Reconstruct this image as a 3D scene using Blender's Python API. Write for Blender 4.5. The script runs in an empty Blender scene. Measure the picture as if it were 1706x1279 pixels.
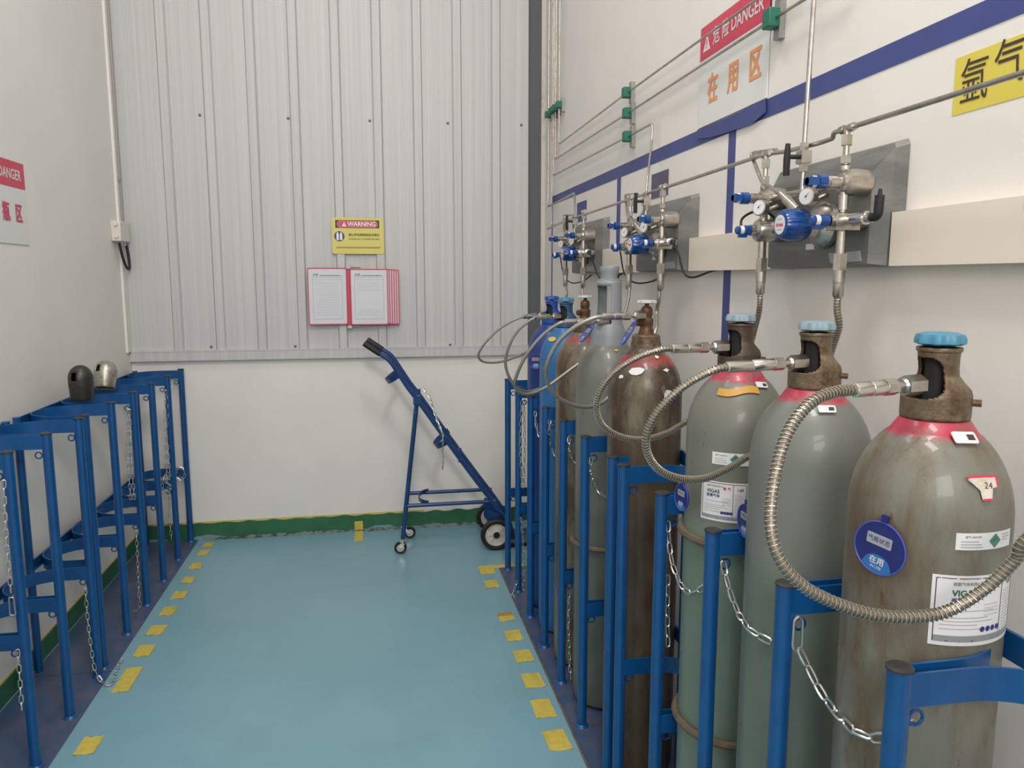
import bpy, bmesh, math, random
from mathutils import Vector, Matrix
random.seed(7)
PI = math.pi
SC = bpy.context.scene
COL = SC.collection
# ------------------------------------------------------------------ camera
FPX, PITCH, YAW, HC = 1270.0, math.radians(7.85), math.radians(10.39), 1.58
cam = bpy.data.cameras.new('camera'); cam_o = bpy.data.objects.new('camera', cam); COL.objects.link(cam_o)
cam.sensor_fit = 'HORIZONTAL'; cam.sensor_width = 36.0; cam.lens = 36.0*FPX/1706.0
cam.clip_start = 0.02; cam.clip_end = 60
cam_o.location = (0, 0, HC)
cam_o.rotation_euler = (PI/2-PITCH, 0, -YAW)
SC.camera = cam_o
# ------------------------------------------------------------------ world, lamps, exposure
w = bpy.data.worlds.new('hall'); SC.world = w; w.use_nodes = True
w.node_tree.nodes['Background'].inputs[0].default_value = (0.96, 0.97, 1.0, 1)
w.node_tree.nodes['Background'].inputs[1].default_value = 0.47
def lamp(name, loc, target, size, watts, col=(1, .97, .93)):
    l = bpy.data.lights.new(name, 'AREA'); l.shape = 'RECTANGLE'; l.size, l.size_y = size; l.energy = watts; l.color = col
    o = bpy.data.objects.new(name, l); COL.objects.link(o); o.location = loc
    o.rotation_euler = (Vector(target)-Vector(loc)).to_track_quat('-Z', 'Y').to_euler(); return o
lamp('ceiling_light', (0.25, 0.4, 4.4), (0.1, 2.0, 0.5), (0.5, 1.1), 84)
lamp('ceiling_light', (-0.4, 2.6, 4.9), (-0.1, 2.9, 0), (0.5, 1.2), 30)
lamp('ceiling_light', (-0.2, -2.4, 3.0), (0.2, 3.0, 1.0), (1.6, 1.4), 96)
vs = SC.view_settings
vs.view_transform = 'Standard'; vs.look = 'None'; vs.gamma = 1; vs.use_curve_mapping = False; vs.exposure = -0.17
SC.cycles.use_denoising = True
SC.cycles.max_bounces = 8

# ------------------------------------------------------------------ measuring helper: where the sight line of a photo pixel meets a plane
_sy, _cy, _sp, _cp = math.sin(YAW), math.cos(YAW), math.sin(PITCH), math.cos(PITCH)
_R, _F, _U = Vector((_cy, -_sy, 0)), Vector((_sy*_cp, _cy*_cp, -_sp)), Vector((_sy*_sp, _cy*_sp, _cp))
def ray(u, v): return _R*(u-853)+_U*(640-v)+_F*FPX
def at(u, v, X=None, Y=None, Z=None):
    d = ray(u, v)
    t = X/d.x if X is not None else (Y/d.y if Y is not None else (Z-HC)/d.z)
    return Vector((d.x*t, d.y*t, HC+d.z*t))
# ------------------------------------------------------------------ materials
def lin(c): return tuple((x/255/12.92 if x/255 <= .04045 else ((x/255+.055)/1.055)**2.4) for x in c)+(1,)
def mat(name, rgb, rough=.5, metal=0.0, noise=None, bump=0.0, bscale=40, emit=None, coat=0.0, alpha=None):
    """noise = (second colour, scale, amount lo, hi)"""
    m = bpy.data.materials.new(name); m.use_nodes = True; nt = m.node_tree; b = nt.nodes['Principled BSDF']
    b.inputs['Base Color'].default_value = lin(rgb); b.inputs['Roughness'].default_value = rough; b.inputs['Metallic'].default_value = metal
    if coat: b.inputs['Coat Weight'].default_value = coat; b.inputs['Coat Roughness'].default_value = .15
    tc = nt.nodes.new('ShaderNodeTexCoord')
    if noise:
        c2, sc, lo, hi = noise[:4]
        n = nt.nodes.new('ShaderNodeTexNoise'); n.inputs['Scale'].default_value = sc; n.inputs['Detail'].default_value = 6; n.inputs['Roughness'].default_value = .65
        if len(noise) > 4:
            mp = nt.nodes.new('ShaderNodeMapping'); mp.inputs['Scale'].default_value = noise[4]
            nt.links.new(tc.outputs['Object'], mp.inputs[0]); nt.links.new(mp.outputs[0], n.inputs['Vector'])
        else: nt.links.new(tc.outputs['Object'], n.inputs['Vector'])
        r = nt.nodes.new('ShaderNodeValToRGB'); r.color_ramp.elements[0].position = lo; r.color_ramp.elements[1].position = hi
        r.color_ramp.elements[0].color = lin(rgb); r.color_ramp.elements[1].color = lin(c2)
        nt.links.new(n.outputs['Fac'], r.inputs[0]); nt.links.new(r.outputs[0], b.inputs['Base Color'])
    if bump:
        n2 = nt.nodes.new('ShaderNodeTexNoise'); n2.inputs['Scale'].default_value = bscale; n2.inputs['Detail'].default_value = 4
        nt.links.new(tc.outputs['Object'], n2.inputs['Vector'])
        bp = nt.nodes.new('ShaderNodeBump'); bp.inputs['Strength'].default_value = bump; bp.inputs['Distance'].default_value = .004
        nt.links.new(n2.outputs['Fac'], bp.inputs['Height']); nt.links.new(bp.outputs[0], b.inputs['Normal'])
    if alpha is not None: b.inputs['Alpha'].default_value = alpha
    return m
M = {}
M['wall'] = mat('wall_paint', (226, 221, 215), .55, noise=((218, 213, 207), 2.2, .35, .75), bump=.15, bscale=25)
M['wall_l'] = mat('wall_paint_left', (226, 222, 216), .55, noise=((219, 215, 209), 2.0, .35, .75), bump=.15, bscale=20)
M['clad'] = mat('cladding_steel', (194, 193, 191), .55, .05, noise=((180, 179, 178), 12, .35, .7, (4, 1, .03)))
M['dark_gap'] = mat('dark_column', (84, 87, 87), .6)
M['teal'] = mat('floor_epoxy', (120, 161, 173), .36, noise=((110, 150, 162), 1.6, .35, .75), bump=.08, bscale=9)
M['green'] = mat('green_paint', (46, 106, 72), .5, noise=((36, 88, 58), 6, .4, .7))
M['yline'] = mat('yellow_line', (196, 182, 96), .6)
M['ytape'] = mat('yellow_tape', (196, 178, 78), .55, noise=((180, 160, 72), 40, .45, .7), bump=.4, bscale=60)
M['ytape_d'] = mat('tape_worn_edge', (160, 128, 60), .7)
M['btape'] = mat('blue_tape', (62, 72, 130), .5, noise=((56, 65, 120), 5, .4, .7), bump=.2, bscale=12)
M['ptape'] = mat('purple_patch', (88, 82, 108), .6)
M['blue'] = mat('rack_blue', (0, 72, 128), .38, noise=((0, 64, 117), 14, .4, .7), coat=.2)
M['tblue'] = mat('trolley_blue', (18, 58, 112), .38, noise=((14, 50, 98), 12, .4, .7), coat=.2)
M['plate'] = mat('base_plate_paint', (60, 78, 108), .3, noise=((92, 88, 104), 4.5, .45, .68), bump=.1, bscale=14)
M['rubber'] = mat('black_rubber', (22, 22, 23), .6)
M['plug'] = mat('end_plug', (46, 45, 44), .45)
M['chrome'] = mat('chrome', (212, 208, 202), .22, 1.0)
M['steel'] = mat('stainless', (196, 190, 182), .3, 1.0, noise=((166, 158, 148), 30, .4, .7))
M['zinc'] = mat('zinc_chain', (205, 203, 200), .32, .9)
M['hose'] = mat('hose_metal', (182, 174, 160), .38, .85)
M['hose_d'] = mat('hose_groove', (128, 121, 110), .42, .8)
M['hose_f'] = mat('hose_braid', (150, 146, 136), .42, .6)
M['kblue'] = mat('regulator_blue', (0, 60, 124), .25, coat=.4)
M['white'] = mat('white_label', (214, 212, 214), .45)
M['paper'] = mat('paper_sheet', (206, 207, 212), .5)
M['red'] = mat('red_print', (200, 62, 88), .45)
M['orange'] = mat('orange_print', (224, 146, 92), .5)
M['yellow'] = mat('yellow_sign', (206, 194, 100), .45)
M['ysheet'] = mat('yellow_sheet', (210, 192, 80), .55)
M['ink'] = mat('dark_ink', (62, 48, 42), .6)
M['olive'] = mat('olive_ink', (98, 86, 40), .6)
M['acrylic'] = mat('frosted_acrylic', (214, 214, 211), .3)
M['grayprint'] = mat('gray_print', (150, 152, 156), .6)
M['trunk'] = mat('cream_trunking', (222, 211, 197), .45)
M['gray'] = mat('gray_guard', (134, 138, 141), .42)
M['graypanel'] = mat('gray_steel_panel', (102, 103, 101), .42, .35, noise=((126, 126, 122), 5, .45, .65, (1, .4, 3)))
M['clampg'] = mat('clamp_green', (24, 100, 80), .45)
M['clampbase'] = mat('clamp_rail', (150, 150, 148), .4, .6)
M['sky'] = mat('handwheel_blue', (62, 122, 150), .42, noise=((74, 132, 156), 30, .4, .7))
M['pale'] = mat('handwheel_pale', (126, 144, 154), .45)
M['clear'] = mat('handwheel_gray', (176, 178, 176), .4)
M['brass'] = mat('aged_brass', (112, 84, 60), .5, .6, noise=((82, 58, 44), 60, .4, .65), bump=.3, bscale=120)
M['rustcap'] = mat('rusty_cap', (118, 104, 84), .5, .4, noise=((84, 62, 42), 30, .42, .62), bump=.4, bscale=90)
M['darkcap'] = mat('dark_cap', (88, 74, 62), .5, .5, noise=((68, 56, 48), 30, .42, .66), bump=.3, bscale=90)
M['bluecap'] = mat('blue_cap', (52, 82, 112), .5, .3)
M['dblue'] = mat('dark_blue_cap', (20, 72, 150), .45)
M['void'] = mat('dark_inside', (18, 16, 15), .8)
M['tag'] = mat('tag_blue', (4, 24, 100), .35, coat=.3)
M['tag2'] = mat('tag_blue_light', (40, 100, 165), .4)
M['wheel'] = mat('wheel_cream', (200, 194, 182), .5, noise=((176, 168, 154), 18, .4, .7))
M['ring'] = mat('rubber_ring', (104, 94, 74), .7, noise=((74, 66, 54), 20, .4, .7))
M['capblack'] = mat('valve_cap_dark', (62, 60, 56), .38, .3, noise=((40, 38, 36), 12, .4, .7))
M['capsilver'] = mat('valve_cap_silver', (176, 172, 160), .35, .7, noise=((112, 106, 94), 16, .45, .68), bump=.3, bscale=60)
M['conduit'] = mat('conduit', (148, 141, 136), .45, .1)
M['boxw'] = mat('junction_box', (214, 208, 200), .5)
M['screw'] = mat('screw', (120, 120, 120), .4, .6)
M['hazgreen'] = mat('hazard_green', (70, 120, 106), .5)
M['hazdark'] = mat('hazard_mark', (24, 96, 62), .5)
M['navy'] = mat('navy_print', (44, 52, 122), .5)
M['hotpink'] = mat('sticker_red', (206, 40, 84), .5)
M['stkpaper'] = mat('torn_paper', (204, 194, 180), .7, noise=((170, 158, 140), 50, .45, .65))
M['amber'] = mat('amber_mark', (186, 138, 52), .5)
M['peel'] = mat('peeled_plaster', (196, 192, 186), .8, noise=((140, 138, 132), 9, .55, .72, (1, 1, .5)))
M['crack'] = mat('broken_screed', (120, 128, 122), .8, noise=((62, 66, 62), 22, .45, .6), bump=.8, bscale=50)
M['tag_p'] = mat('tag_violet', (70, 78, 168), .4)

def body_mat(name, base, rust, amt, scale=5, red=None, lower=None, rough=.42):
    """steel bottle paint: base paint with worn/rusty blotches, a sprayed band at the neck, another paint lower down"""
    m = bpy.data.materials.new(name); m.use_nodes = True; nt = m.node_tree; N = nt.nodes; L = nt.links; b = N['Principled BSDF']
    b.inputs['Roughness'].default_value = rough; b.inputs['Coat Weight'].default_value = .15
    tc = N.new('ShaderNodeTexCoord'); sep = N.new('ShaderNodeSeparateXYZ'); L.new(tc.outputs['Object'], sep.inputs[0])
    mp = N.new('ShaderNodeMapping'); mp.inputs['Scale'].default_value = (1, 1, .3); L.new(tc.outputs['Object'], mp.inputs[0])
    def noise(scale, src, det=8):
        n = N.new('ShaderNodeTexNoise'); n.inputs['Scale'].default_value = scale; n.inputs['Detail'].default_value = det; n.inputs['Roughness'].default_value = .7
        L.new(src, n.inputs['Vector']); return n.outputs['Fac']
    def ramp(src, lo, hi):
        r = N.new('ShaderNodeMapRange'); r.inputs['From Min'].default_value = lo; r.inputs['From Max'].default_value = hi; r.clamp = True
        L.new(src, r.inputs['Value']); return r.outputs['Result']
    def mix(f, a, bb):
        x = N.new('ShaderNodeMix'); x.data_type = 'RGBA'; L.new(f, x.inputs['Factor'])
        for s, val in ((x.inputs['A'], a), (x.inputs['B'], bb)):
            if isinstance(val, tuple): s.default_value = val
            else: L.new(val, s)
        return x.outputs['Result']
    c = lin(base)
    if lower:
        zc, lc, wid = lower
        add = N.new('ShaderNodeMath'); add.operation = 'MULTIPLY_ADD'; L.new(noise(6, mp.outputs[0], 3), add.inputs[0]); add.inputs[1].default_value = wid; L.new(sep.outputs['Z'], add.inputs[2])
        c = mix(ramp(add.outputs[0], zc+wid*.5-.02, zc+wid*.5+.02), lin(lc), c)
    c = mix(ramp(noise(scale, mp.outputs[0]), .62-amt, .78-amt), c, lin(rust))
    c = mix(ramp(noise(34, mp.outputs[0], 10), .66-amt*.5, .74-amt*.4), c, lin((84, 60, 40)) if amt > .1 else tuple(x*.55 for x in lin(rust)[:3])+(1,))
    c = mix(ramp(noise(3, tc.outputs['Object'], 3), .35, .7), c, c) if False else c
    if red:
        z0, z1, rc = red
        a1 = N.new('ShaderNodeMath'); a1.operation = 'MULTIPLY_ADD'; L.new(noise(26, tc.outputs['Object'], 3), a1.inputs[0]); a1.inputs[1].default_value = .03; L.new(sep.outputs['Z'], a1.inputs[2])
        lo = ramp(a1.outputs[0], z0+.010, z0+.020); hi = ramp(a1.outputs[0], z1+.02, z1+.012)
        k = N.new('ShaderNodeMath'); k.operation = 'MULTIPLY'; L.new(lo, k.inputs[0]); L.new(hi, k.inputs[1])
        k2 = N.new('ShaderNodeMath'); k2.operation = 'MULTIPLY'; L.new(k.outputs[0], k2.inputs[0]); L.new(ramp(noise(16, tc.outputs['Object'], 3), .34, .52), k2.inputs[1])
        c = mix(k2.outputs[0], c, lin(rc))
    L.new(c, b.inputs['Base Color'])
    bp = N.new('ShaderNodeBump'); bp.inputs['Strength'].default_value = .25; bp.inputs['Distance'].default_value = .003
    L.new(noise(30, mp.outputs[0], 5), bp.inputs['Height']); L.new(bp.outputs[0], b.inputs['Normal'])
    return m

# ------------------------------------------------------------------ mesh builder
class MB:
    def __init__(s): s.v = []; s.f = []; s.sm = []
    def add(s, vs_, fs, smooth=False):
        o = len(s.v); s.v += [tuple(p) for p in vs_]; s.f += [tuple(i+o for i in f) for f in fs]; s.sm += [smooth]*len(fs); return s
    def box(s, lo, hi, mtx=None):
        x0, y0, z0 = lo; x1, y1, z1 = hi
        p = [Vector(q) for q in ((x0,y0,z0),(x1,y0,z0),(x1,y1,z0),(x0,y1,z0),(x0,y0,z1),(x1,y0,z1),(x1,y1,z1),(x0,y1,z1))]
        if mtx is not None: p = [mtx @ q for q in p]
        return s.add(p, [(0,3,2,1),(4,5,6,7),(0,1,5,4),(1,2,6,5),(2,3,7,6),(3,0,4,7)])
    def tube(s, pts, r, seg=10, caps=True, closed=False, sq=None):
        pts = [Vector(p) for p in pts]; n = len(pts); rs = r if isinstance(r, (list, tuple)) else [r]*n
        T = []
        for i in range(n):
            a = pts[(i-1) % n] if closed or i > 0 else pts[0]; b = pts[(i+1) % n] if closed or i < n-1 else pts[-1]
            d = b-a
            T.append(d.normalized() if d.length > 1e-9 else (T[-1] if T else Vector((0, 0, 1))))
        up = Vector((0, 0, 1)) if abs(T[0].z) < .9 else Vector((1, 0, 0))
        nrm = (up-T[0]*up.dot(T[0])).normalized(); vv = []
        for i in range(n):
            nrm = nrm-T[i]*nrm.dot(T[i]); nrm.normalize(); bn = T[i].cross(nrm)
            for k in range(seg):
                a = 2*PI*k/seg; vv.append(pts[i]+nrm*math.cos(a)*rs[i]+bn*math.sin(a)*rs[i])
        ff = []
        for i in range(n if closed else n-1):
            j = (i+1) % n
            for k in range(seg):
                k2 = (k+1) % seg; ff.append((i*seg+k, i*seg+k2, j*seg+k2, j*seg+k))
        s.add(vv, ff, True)
        if caps and not closed:
            s.add(vv[:seg], [tuple(reversed(range(seg)))]); s.add(vv[-seg:], [tuple(range(seg))])
        return s
    def cyl(s, a, b, r, seg=20, r2=None): return s.tube([a, b], [r, r if r2 is None else r2], seg)
    def lathe(s, prof, seg=40, mtx=None, skip=None, smooth=True, cap0=True, cap1=True):
        vv = []; n = len(prof)
        for (r, z) in prof:
            for k in range(seg):
                a = 2*PI*k/seg; p = Vector((r*math.cos(a), r*math.sin(a), z)); vv.append(mtx @ p if mtx is not None else p)
        ff = []
        for i in range(n-1):
            for k in range(seg):
                if skip and skip((prof[i][1]+prof[i+1][1])/2, (360*(k+.5)/seg)): continue
                k2 = (k+1) % seg; ff.append((i*seg+k, i*seg+k2, (i+1)*seg+k2, (i+1)*seg+k))
        s.add(vv, ff, smooth)
        if cap0 and prof[0][0] > 1e-5: s.add(vv[:seg], [tuple(reversed(range(seg)))])
        if cap1 and prof[-1][0] > 1e-5: s.add(vv[-seg:], [tuple(range(seg))])
        return s
    def poly(s, outline, frame, t=.001):
        """outline [(u,v)], frame(u,v,w)->point, thickness t towards the viewer"""
        n = len(outline); p = [frame(a, b, 0) for a, b in outline]+[frame(a, b, t) for a, b in outline]
        return s.add(p, [tuple(range(n))[::-1], tuple(range(n, 2*n))]+[(i, (i+1) % n, n+(i+1) % n, n+i) for i in range(n)])
    def build(s, name, m, parent=None, sharp=.6):
        me = bpy.data.meshes.new(name); me.from_pydata(s.v, [], s.f); me.validate()
        if len(me.polygons) == len(s.sm): me.polygons.foreach_set('use_smooth', s.sm)
        bm = bmesh.new(); bm.from_mesh(me); bmesh.ops.remove_doubles(bm, verts=bm.verts, dist=1e-6); bmesh.ops.recalc_face_normals(bm, faces=bm.faces); bm.to_mesh(me); bm.free()
        me.set_sharp_from_angle(angle=sharp)
        me.materials.append(M[m] if isinstance(m, str) else m); o = bpy.data.objects.new(name, me); COL.objects.link(o)
        if parent is not None: o.parent = parent
        return o
def tag(o, label=None, cat=None, group=None, kind=None):
    if label: o['label'] = label
    if cat: o['category'] = cat
    if group: o['group'] = group
    if kind: o['kind'] = kind
    return o
def empty(name, loc=(0, 0, 0), rz=0):
    o = bpy.data.objects.new(name, None); COL.objects.link(o); o.location = loc; o.rotation_euler = (0, 0, rz); o.empty_display_size = .05; return o
def struct(o): o['kind'] = 'structure'; return o
def rel(o, parent):      # geometry was built in world coordinates: keep it in place under a moved parent
    o.parent = parent; o.matrix_parent_inverse = Matrix.Identity(4)
    inv = (Matrix.Translation(parent.location) @ parent.rotation_euler.to_matrix().to_4x4()).inverted()
    o.data.transform(inv); return o
def copy_tree(o, parent=None):
    c = o.copy(); COL.objects.link(c); c.parent = parent
    for ch in [x for x in bpy.data.objects if x.parent == o]: copy_tree(ch, c)
    return c
def spline(pts, n=8):
    pts = [Vector(p) for p in pts]; P = [pts[0]*2-pts[1]]+pts+[pts[-1]*2-pts[-2]]; out = []
    for i in range(1, len(P)-2):
        a, b, c, d = P[i-1], P[i], P[i+1], P[i+2]
        for k in range(n):
            t = k/n; out.append(.5*((2*b)+(c-a)*t+(2*a-5*b+4*c-d)*t*t+(3*b-a-3*c+d)*t**3))
    out.append(P[-2]); return out
def resample(pts, step):
    out = [pts[0].copy()]; need = step; 
    for a, b in zip(pts, pts[1:]):
        L = (b-a).length; pos = 0
        while L-pos >= need:
            pos += need; out.append(a+(b-a)*(pos/L)); need = step
        need -= (L-pos)
    return out
def bend(pts, r=.012, n=5):
    """polyline with rounded corners"""
    pts = [Vector(p) for p in pts]; out = [pts[0]]
    for a, b, c in zip(pts, pts[1:], pts[2:]):
        d1 = (a-b); d2 = (c-b); k = min(r, d1.length*.45, d2.length*.45); p = b+d1.normalized()*k; q = b+d2.normalized()*k
        for i in range(n+1):
            t = i/n; out.append(p*(1-t)**2+b*2*t*(1-t)+q*t*t)
    out.append(pts[-1]); return out
# frames: (u to the viewer's right, v up, w towards the viewer)
def f_back(x, y, z): return lambda u, v, t: Vector((x+u, y-t, z+v))
def f_right(x, y, z): return lambda u, v, t: Vector((x-t, y-u, z+v))
def f_left(x, y, z): return lambda u, v, t: Vector((x+t, y+u, z+v))
def f_cyl(r, phi0, z0): return lambda u, v, t: Vector(((r+t)*math.cos(phi0+u/r), (r+t)*math.sin(phi0+u/r), z0+v))
def f_plane(P, N, up=(0, 0, 1)):
    N = Vector(N).normalized(); up = Vector(up); Rr = up.cross(N).normalized(); Up = N.cross(Rr)
    return lambda u, v, t: Vector(P)+Rr*u+Up*v+N*t
def rect(w_, h_, cx=0, cy=0, nu=1):
    b = [(cx-w_/2+w_*i/nu, cy-h_/2) for i in range(nu+1)]; t = [(cx+w_/2-w_*i/nu, cy+h_/2) for i in range(nu+1)]; return b+t
def rrect(w_, h_, r, cx=0, cy=0, n=5):
    o = []
    for qx, qy, a0 in ((1, -1, -90), (1, 1, 0), (-1, 1, 90), (-1, -1, 180)):
        for i in range(n+1):
            a = math.radians(a0+90*i/n); o.append((cx+qx*(w_/2-r)+r*math.cos(a), cy+qy*(h_/2-r)+r*math.sin(a)))
    return o
def circ(r, cx=0, cy=0, n=24): return [(cx+r*math.cos(2*PI*i/n), cy+r*math.sin(2*PI*i/n)) for i in range(n)]
def strip(mb, w_, h_, cx, cy, frame, t0, t1, nu=8):
    """rectangle that follows a curved frame, from depth t0 to t1"""
    vv = []
    for t in (t0, t1):
        for j in (0, 1):
            for i in range(nu+1): vv.append(frame(cx-w_/2+w_*i/nu, cy-h_/2+h_*j, t))
    k = nu+1; ff = []
    for i in range(nu):
        ff += [(i, i+1, k+i+1, k+i), (2*k+i, 3*k+i, 3*k+i+1, 2*k+i+1), (i, 2*k+i, 2*k+i+1, i+1), (k+i, k+i+1, 3*k+i+1, 3*k+i)]
    ff += [(0, k, 3*k, 2*k), (nu, 2*k+nu, 3*k+nu, k+nu)]
    mb.add(vv, ff)
    return mb
def text(body, size, frame, m, parent=None, name='lettering', t=.0008, bold=0.0, sx=1.0, align='CENTER'):
    cu = bpy.data.curves.new('t', 'FONT'); cu.body = body; cu.size = size; cu.align_x = align; cu.align_y = 'CENTER'; cu.resolution_u = 3
    o = bpy.data.objects.new('t', cu); COL.objects.link(o); bpy.context.view_layer.update()
    src = bpy.data.meshes.new_from_object(o.evaluated_get(bpy.context.evaluated_depsgraph_get()))
    bpy.data.objects.remove(o); bpy.data.curves.remove(cu)
    sh_ = [(0, 0)] if bold <= 0 else [(-bold, -bold), (bold, bold), (-bold, bold), (bold, -bold), (0, 0)]
    vv = []; ff = []; fl = [tuple(p.vertices) for p in src.polygons]
    for q, (ax_, ay_) in enumerate(sh_):
        k = len(vv); vv += [frame(v.co.x*sx+ax_, v.co.y+ay_, t+q*.00003) for v in src.vertices]; ff += [tuple(i+k for i in f_) for f_ in fl]
    me = bpy.data.meshes.new(name); me.from_pydata([tuple(p) for p in vv], [], ff); bpy.data.meshes.remove(src)
    me.materials.clear(); me.materials.append(M[m]); me.name = name
    ob = bpy.data.objects.new(name, me); COL.objects.link(ob)
    if parent is not None: ob.parent = parent
    return ob

XL, XR, YB = -1.39, 1.08, 4.77
# ================================================================== the setting
struct(MB().box((XL-.1, -3, -.1), (XR+.1, YB+.1, 0)).build('floor', 'teal'))
struct(MB().box((XL-.12, -3, 0), (XL, YB+.1, 3.9)).build('wall_left', 'wall_l'))
struct(MB().box((XR, -3, 0), (XR+.12, YB+.1, 3.9)).build('wall_right', 'wall'))
struct(MB().box((XL, YB, 0), (XR, YB+.1, 1.13)).build('wall_back', 'wall'))
# corrugated cladding of the upper back wall
def cladding():
    x0, x1, yb = XL, .975, YB-.008; xs = []
    cs = [-1.12+.2365*k for k in range(0, 9)]
    prof = [(x0, 0)]
    for c in cs:
        prof += [(c-.030, 0), (c-.021, .017), (c+.021, .017), (c+.030, 0)]
        for f in (.085, .152):
            if c+f < x1-.03: prof += [(c+f-.006, 0), (c+f, .0005), (c+f+.006, 0)]
    prof += [(x1, 0)]
    prof = [p for p in prof if p[0] <= x1+1e-6]
    mb = MB(); n = len(prof); z0, z1 = 1.15, 3.9
    vv = [(x, yb-d, z0) for x, d in prof]+[(x, yb-d, z1) for x, d in prof]+[(x, YB+.1, z0) for x, d in prof]+[(x, YB+.1, z1) for x, d in prof]
    ff = [(i, i+1, n+i+1, n+i) for i in range(n-1)]+[(2*n+i, 3*n+i, 3*n+i+1, 2*n+i+1) for i in range(n-1)]
    ff += [(i, 2*n+i, 2*n+i+1, i+1) for i in range(n-1)]+[(n+i, n+i+1, 3*n+i+1, 3*n+i) for i in range(n-1)]
    ff += [(0, n, 3*n, 2*n), (n-1, 3*n-1, 4*n-1, 2*n-1)]
    mb.add(vv, ff); return mb
struct(cladding().build('wall_cladding', 'clad', sharp=.2))
struct(MB().box((XL, YB-.032, 1.100), (.975, YB+.002, 1.106)).box((XL, YB-.034, 1.104), (.975, YB-.006, 1.160)).box((XL, YB-.036, 1.155), (.975, YB-.006, 1.163)).build('trim_1', 'clad'))
struct(MB().box((.975, YB-.012, 1.10), (.98, YB, 3.9)).box((.98, YB-.002, 1.13), (1.058, YB+.05, 3.9)).build('trim_2', 'dark_gap'))
struct(MB().box((1.056, YB-.02, 0.1), (XR, YB+.02, 3.9)).build('trim_3', 'peel'))
struct(MB().box((XL-.0, YB-.09, 1.16), (XL+.012, YB-.0, 3.9)).build('trim_4', 'wall_l'))
# green painted foot of the walls, with a ragged lower edge of broken screed
def ragged(x0, x1, zt, n, amp, y, t):
    mb = MB(); top = []; bot = []
    for i in range(n+1):
        x = x0+(x1-x0)*i/n; top.append((x, zt+.004*math.sin(i*.9)+random.uniform(-.002, .002)))
        bot.append((x, max(.001, amp*(.5+.5*math.sin(i*.37+1.2))*(.55+.45*math.sin(i*.11))+random.uniform(-.004, .004))))
    vv = [(x, y-t, z) for x, z in bot]+[(x, y-t, z) for x, z in top]+[(x, y, z) for x, z in top]+[(x, y, z) for x, z in bot]; k = n+1; ff = []
    for i in range(n):
        ff += [(i, i+1, k+i+1, k+i), (k+i, k+i+1, 2*k+i+1, 2*k+i), (3*k+i, 3*k+i+1, i+1, i)]
    mb.add(vv, ff); return mb
struct(ragged(XL, XR, .100, 120, .030, YB, .006).build('baseboard_back', 'green'))
struct(MB().box((XL, YB-.004, .098), (.3, YB, .110)).build('trim_5', 'yline'))
struct(MB().box((XL, -3, 0), (XL+.004, YB, .085)).build('baseboard_left', 'green'))
struct(MB().box((XL, -3, .085), (XL+.002, YB, .094)).build('trim_6', 'yline'))
cr = MB(); n = 130; vv = []
for i in range(n+1):
    x = -1.05+1.85*i/n; yy = YB-.006
    vv += [(x, yy-.012-random.uniform(0, .022), .0008), (x, yy, .004+random.uniform(0, .010))]
cr.add(vv, [(2*i, 2*i+2, 2*i+3, 2*i+1) for i in range(n)])
for i in range(26):
    x = random.uniform(-.8, .55); y = YB-.02-random.uniform(0, .03); s_ = random.uniform(.006, .018); z = random.uniform(.003, .008)
    cr.add([(x-s_, y, 0), (x+s_, y+.004, 0), (x+s_*.7, y+.012, 0), (x-s_*.6, y+.01, 0), (x, y+.006, z)], [(0, 1, 4), (1, 2, 4), (2, 3, 4), (3, 0, 4)])
tag(cr.build('broken_screed', 'crack'), 'crumbling grey screed along the foot of the back wall', 'rubble', kind='stuff')

struct(MB().box((.654, .45, 0), (.661, 3.97, .0022)).build('trim_7', 'ring'))
struct(MB().box((XL, YB-.003, 0), (XR, YB, .05)).build('trim_8', 'teal'))
# cladding screws
for k, (x, z) in enumerate([(-.936, 2.505), (-.45, 2.505), (.016, 2.508), (.479, 2.51), (.93, 2.515), (-.942, 1.181), (-.46, 1.177), (-.003, 1.174), (.479, 1.172), (.784, 1.172)]):
    sc = MB().lathe([(.0085, 0), (.0085, .002), (.0055, .003), (.0055, .007), (.003, .009)], 10, Matrix.Translation((x, YB-.008, z)) @ Matrix.Rotation(PI/2, 4, 'X'))
    rows = ('upper' if z > 2 else 'lower'); order = ['leftmost', 'second from left', 'middle', 'second from right', 'rightmost'][k % 5]
    tag(sc.build('cladding_screw', 'screw'), f'small grey screw on the ribbed metal wall, {order} of the {rows} row', 'screw', f'screws in the {rows} row on the metal wall')

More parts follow.
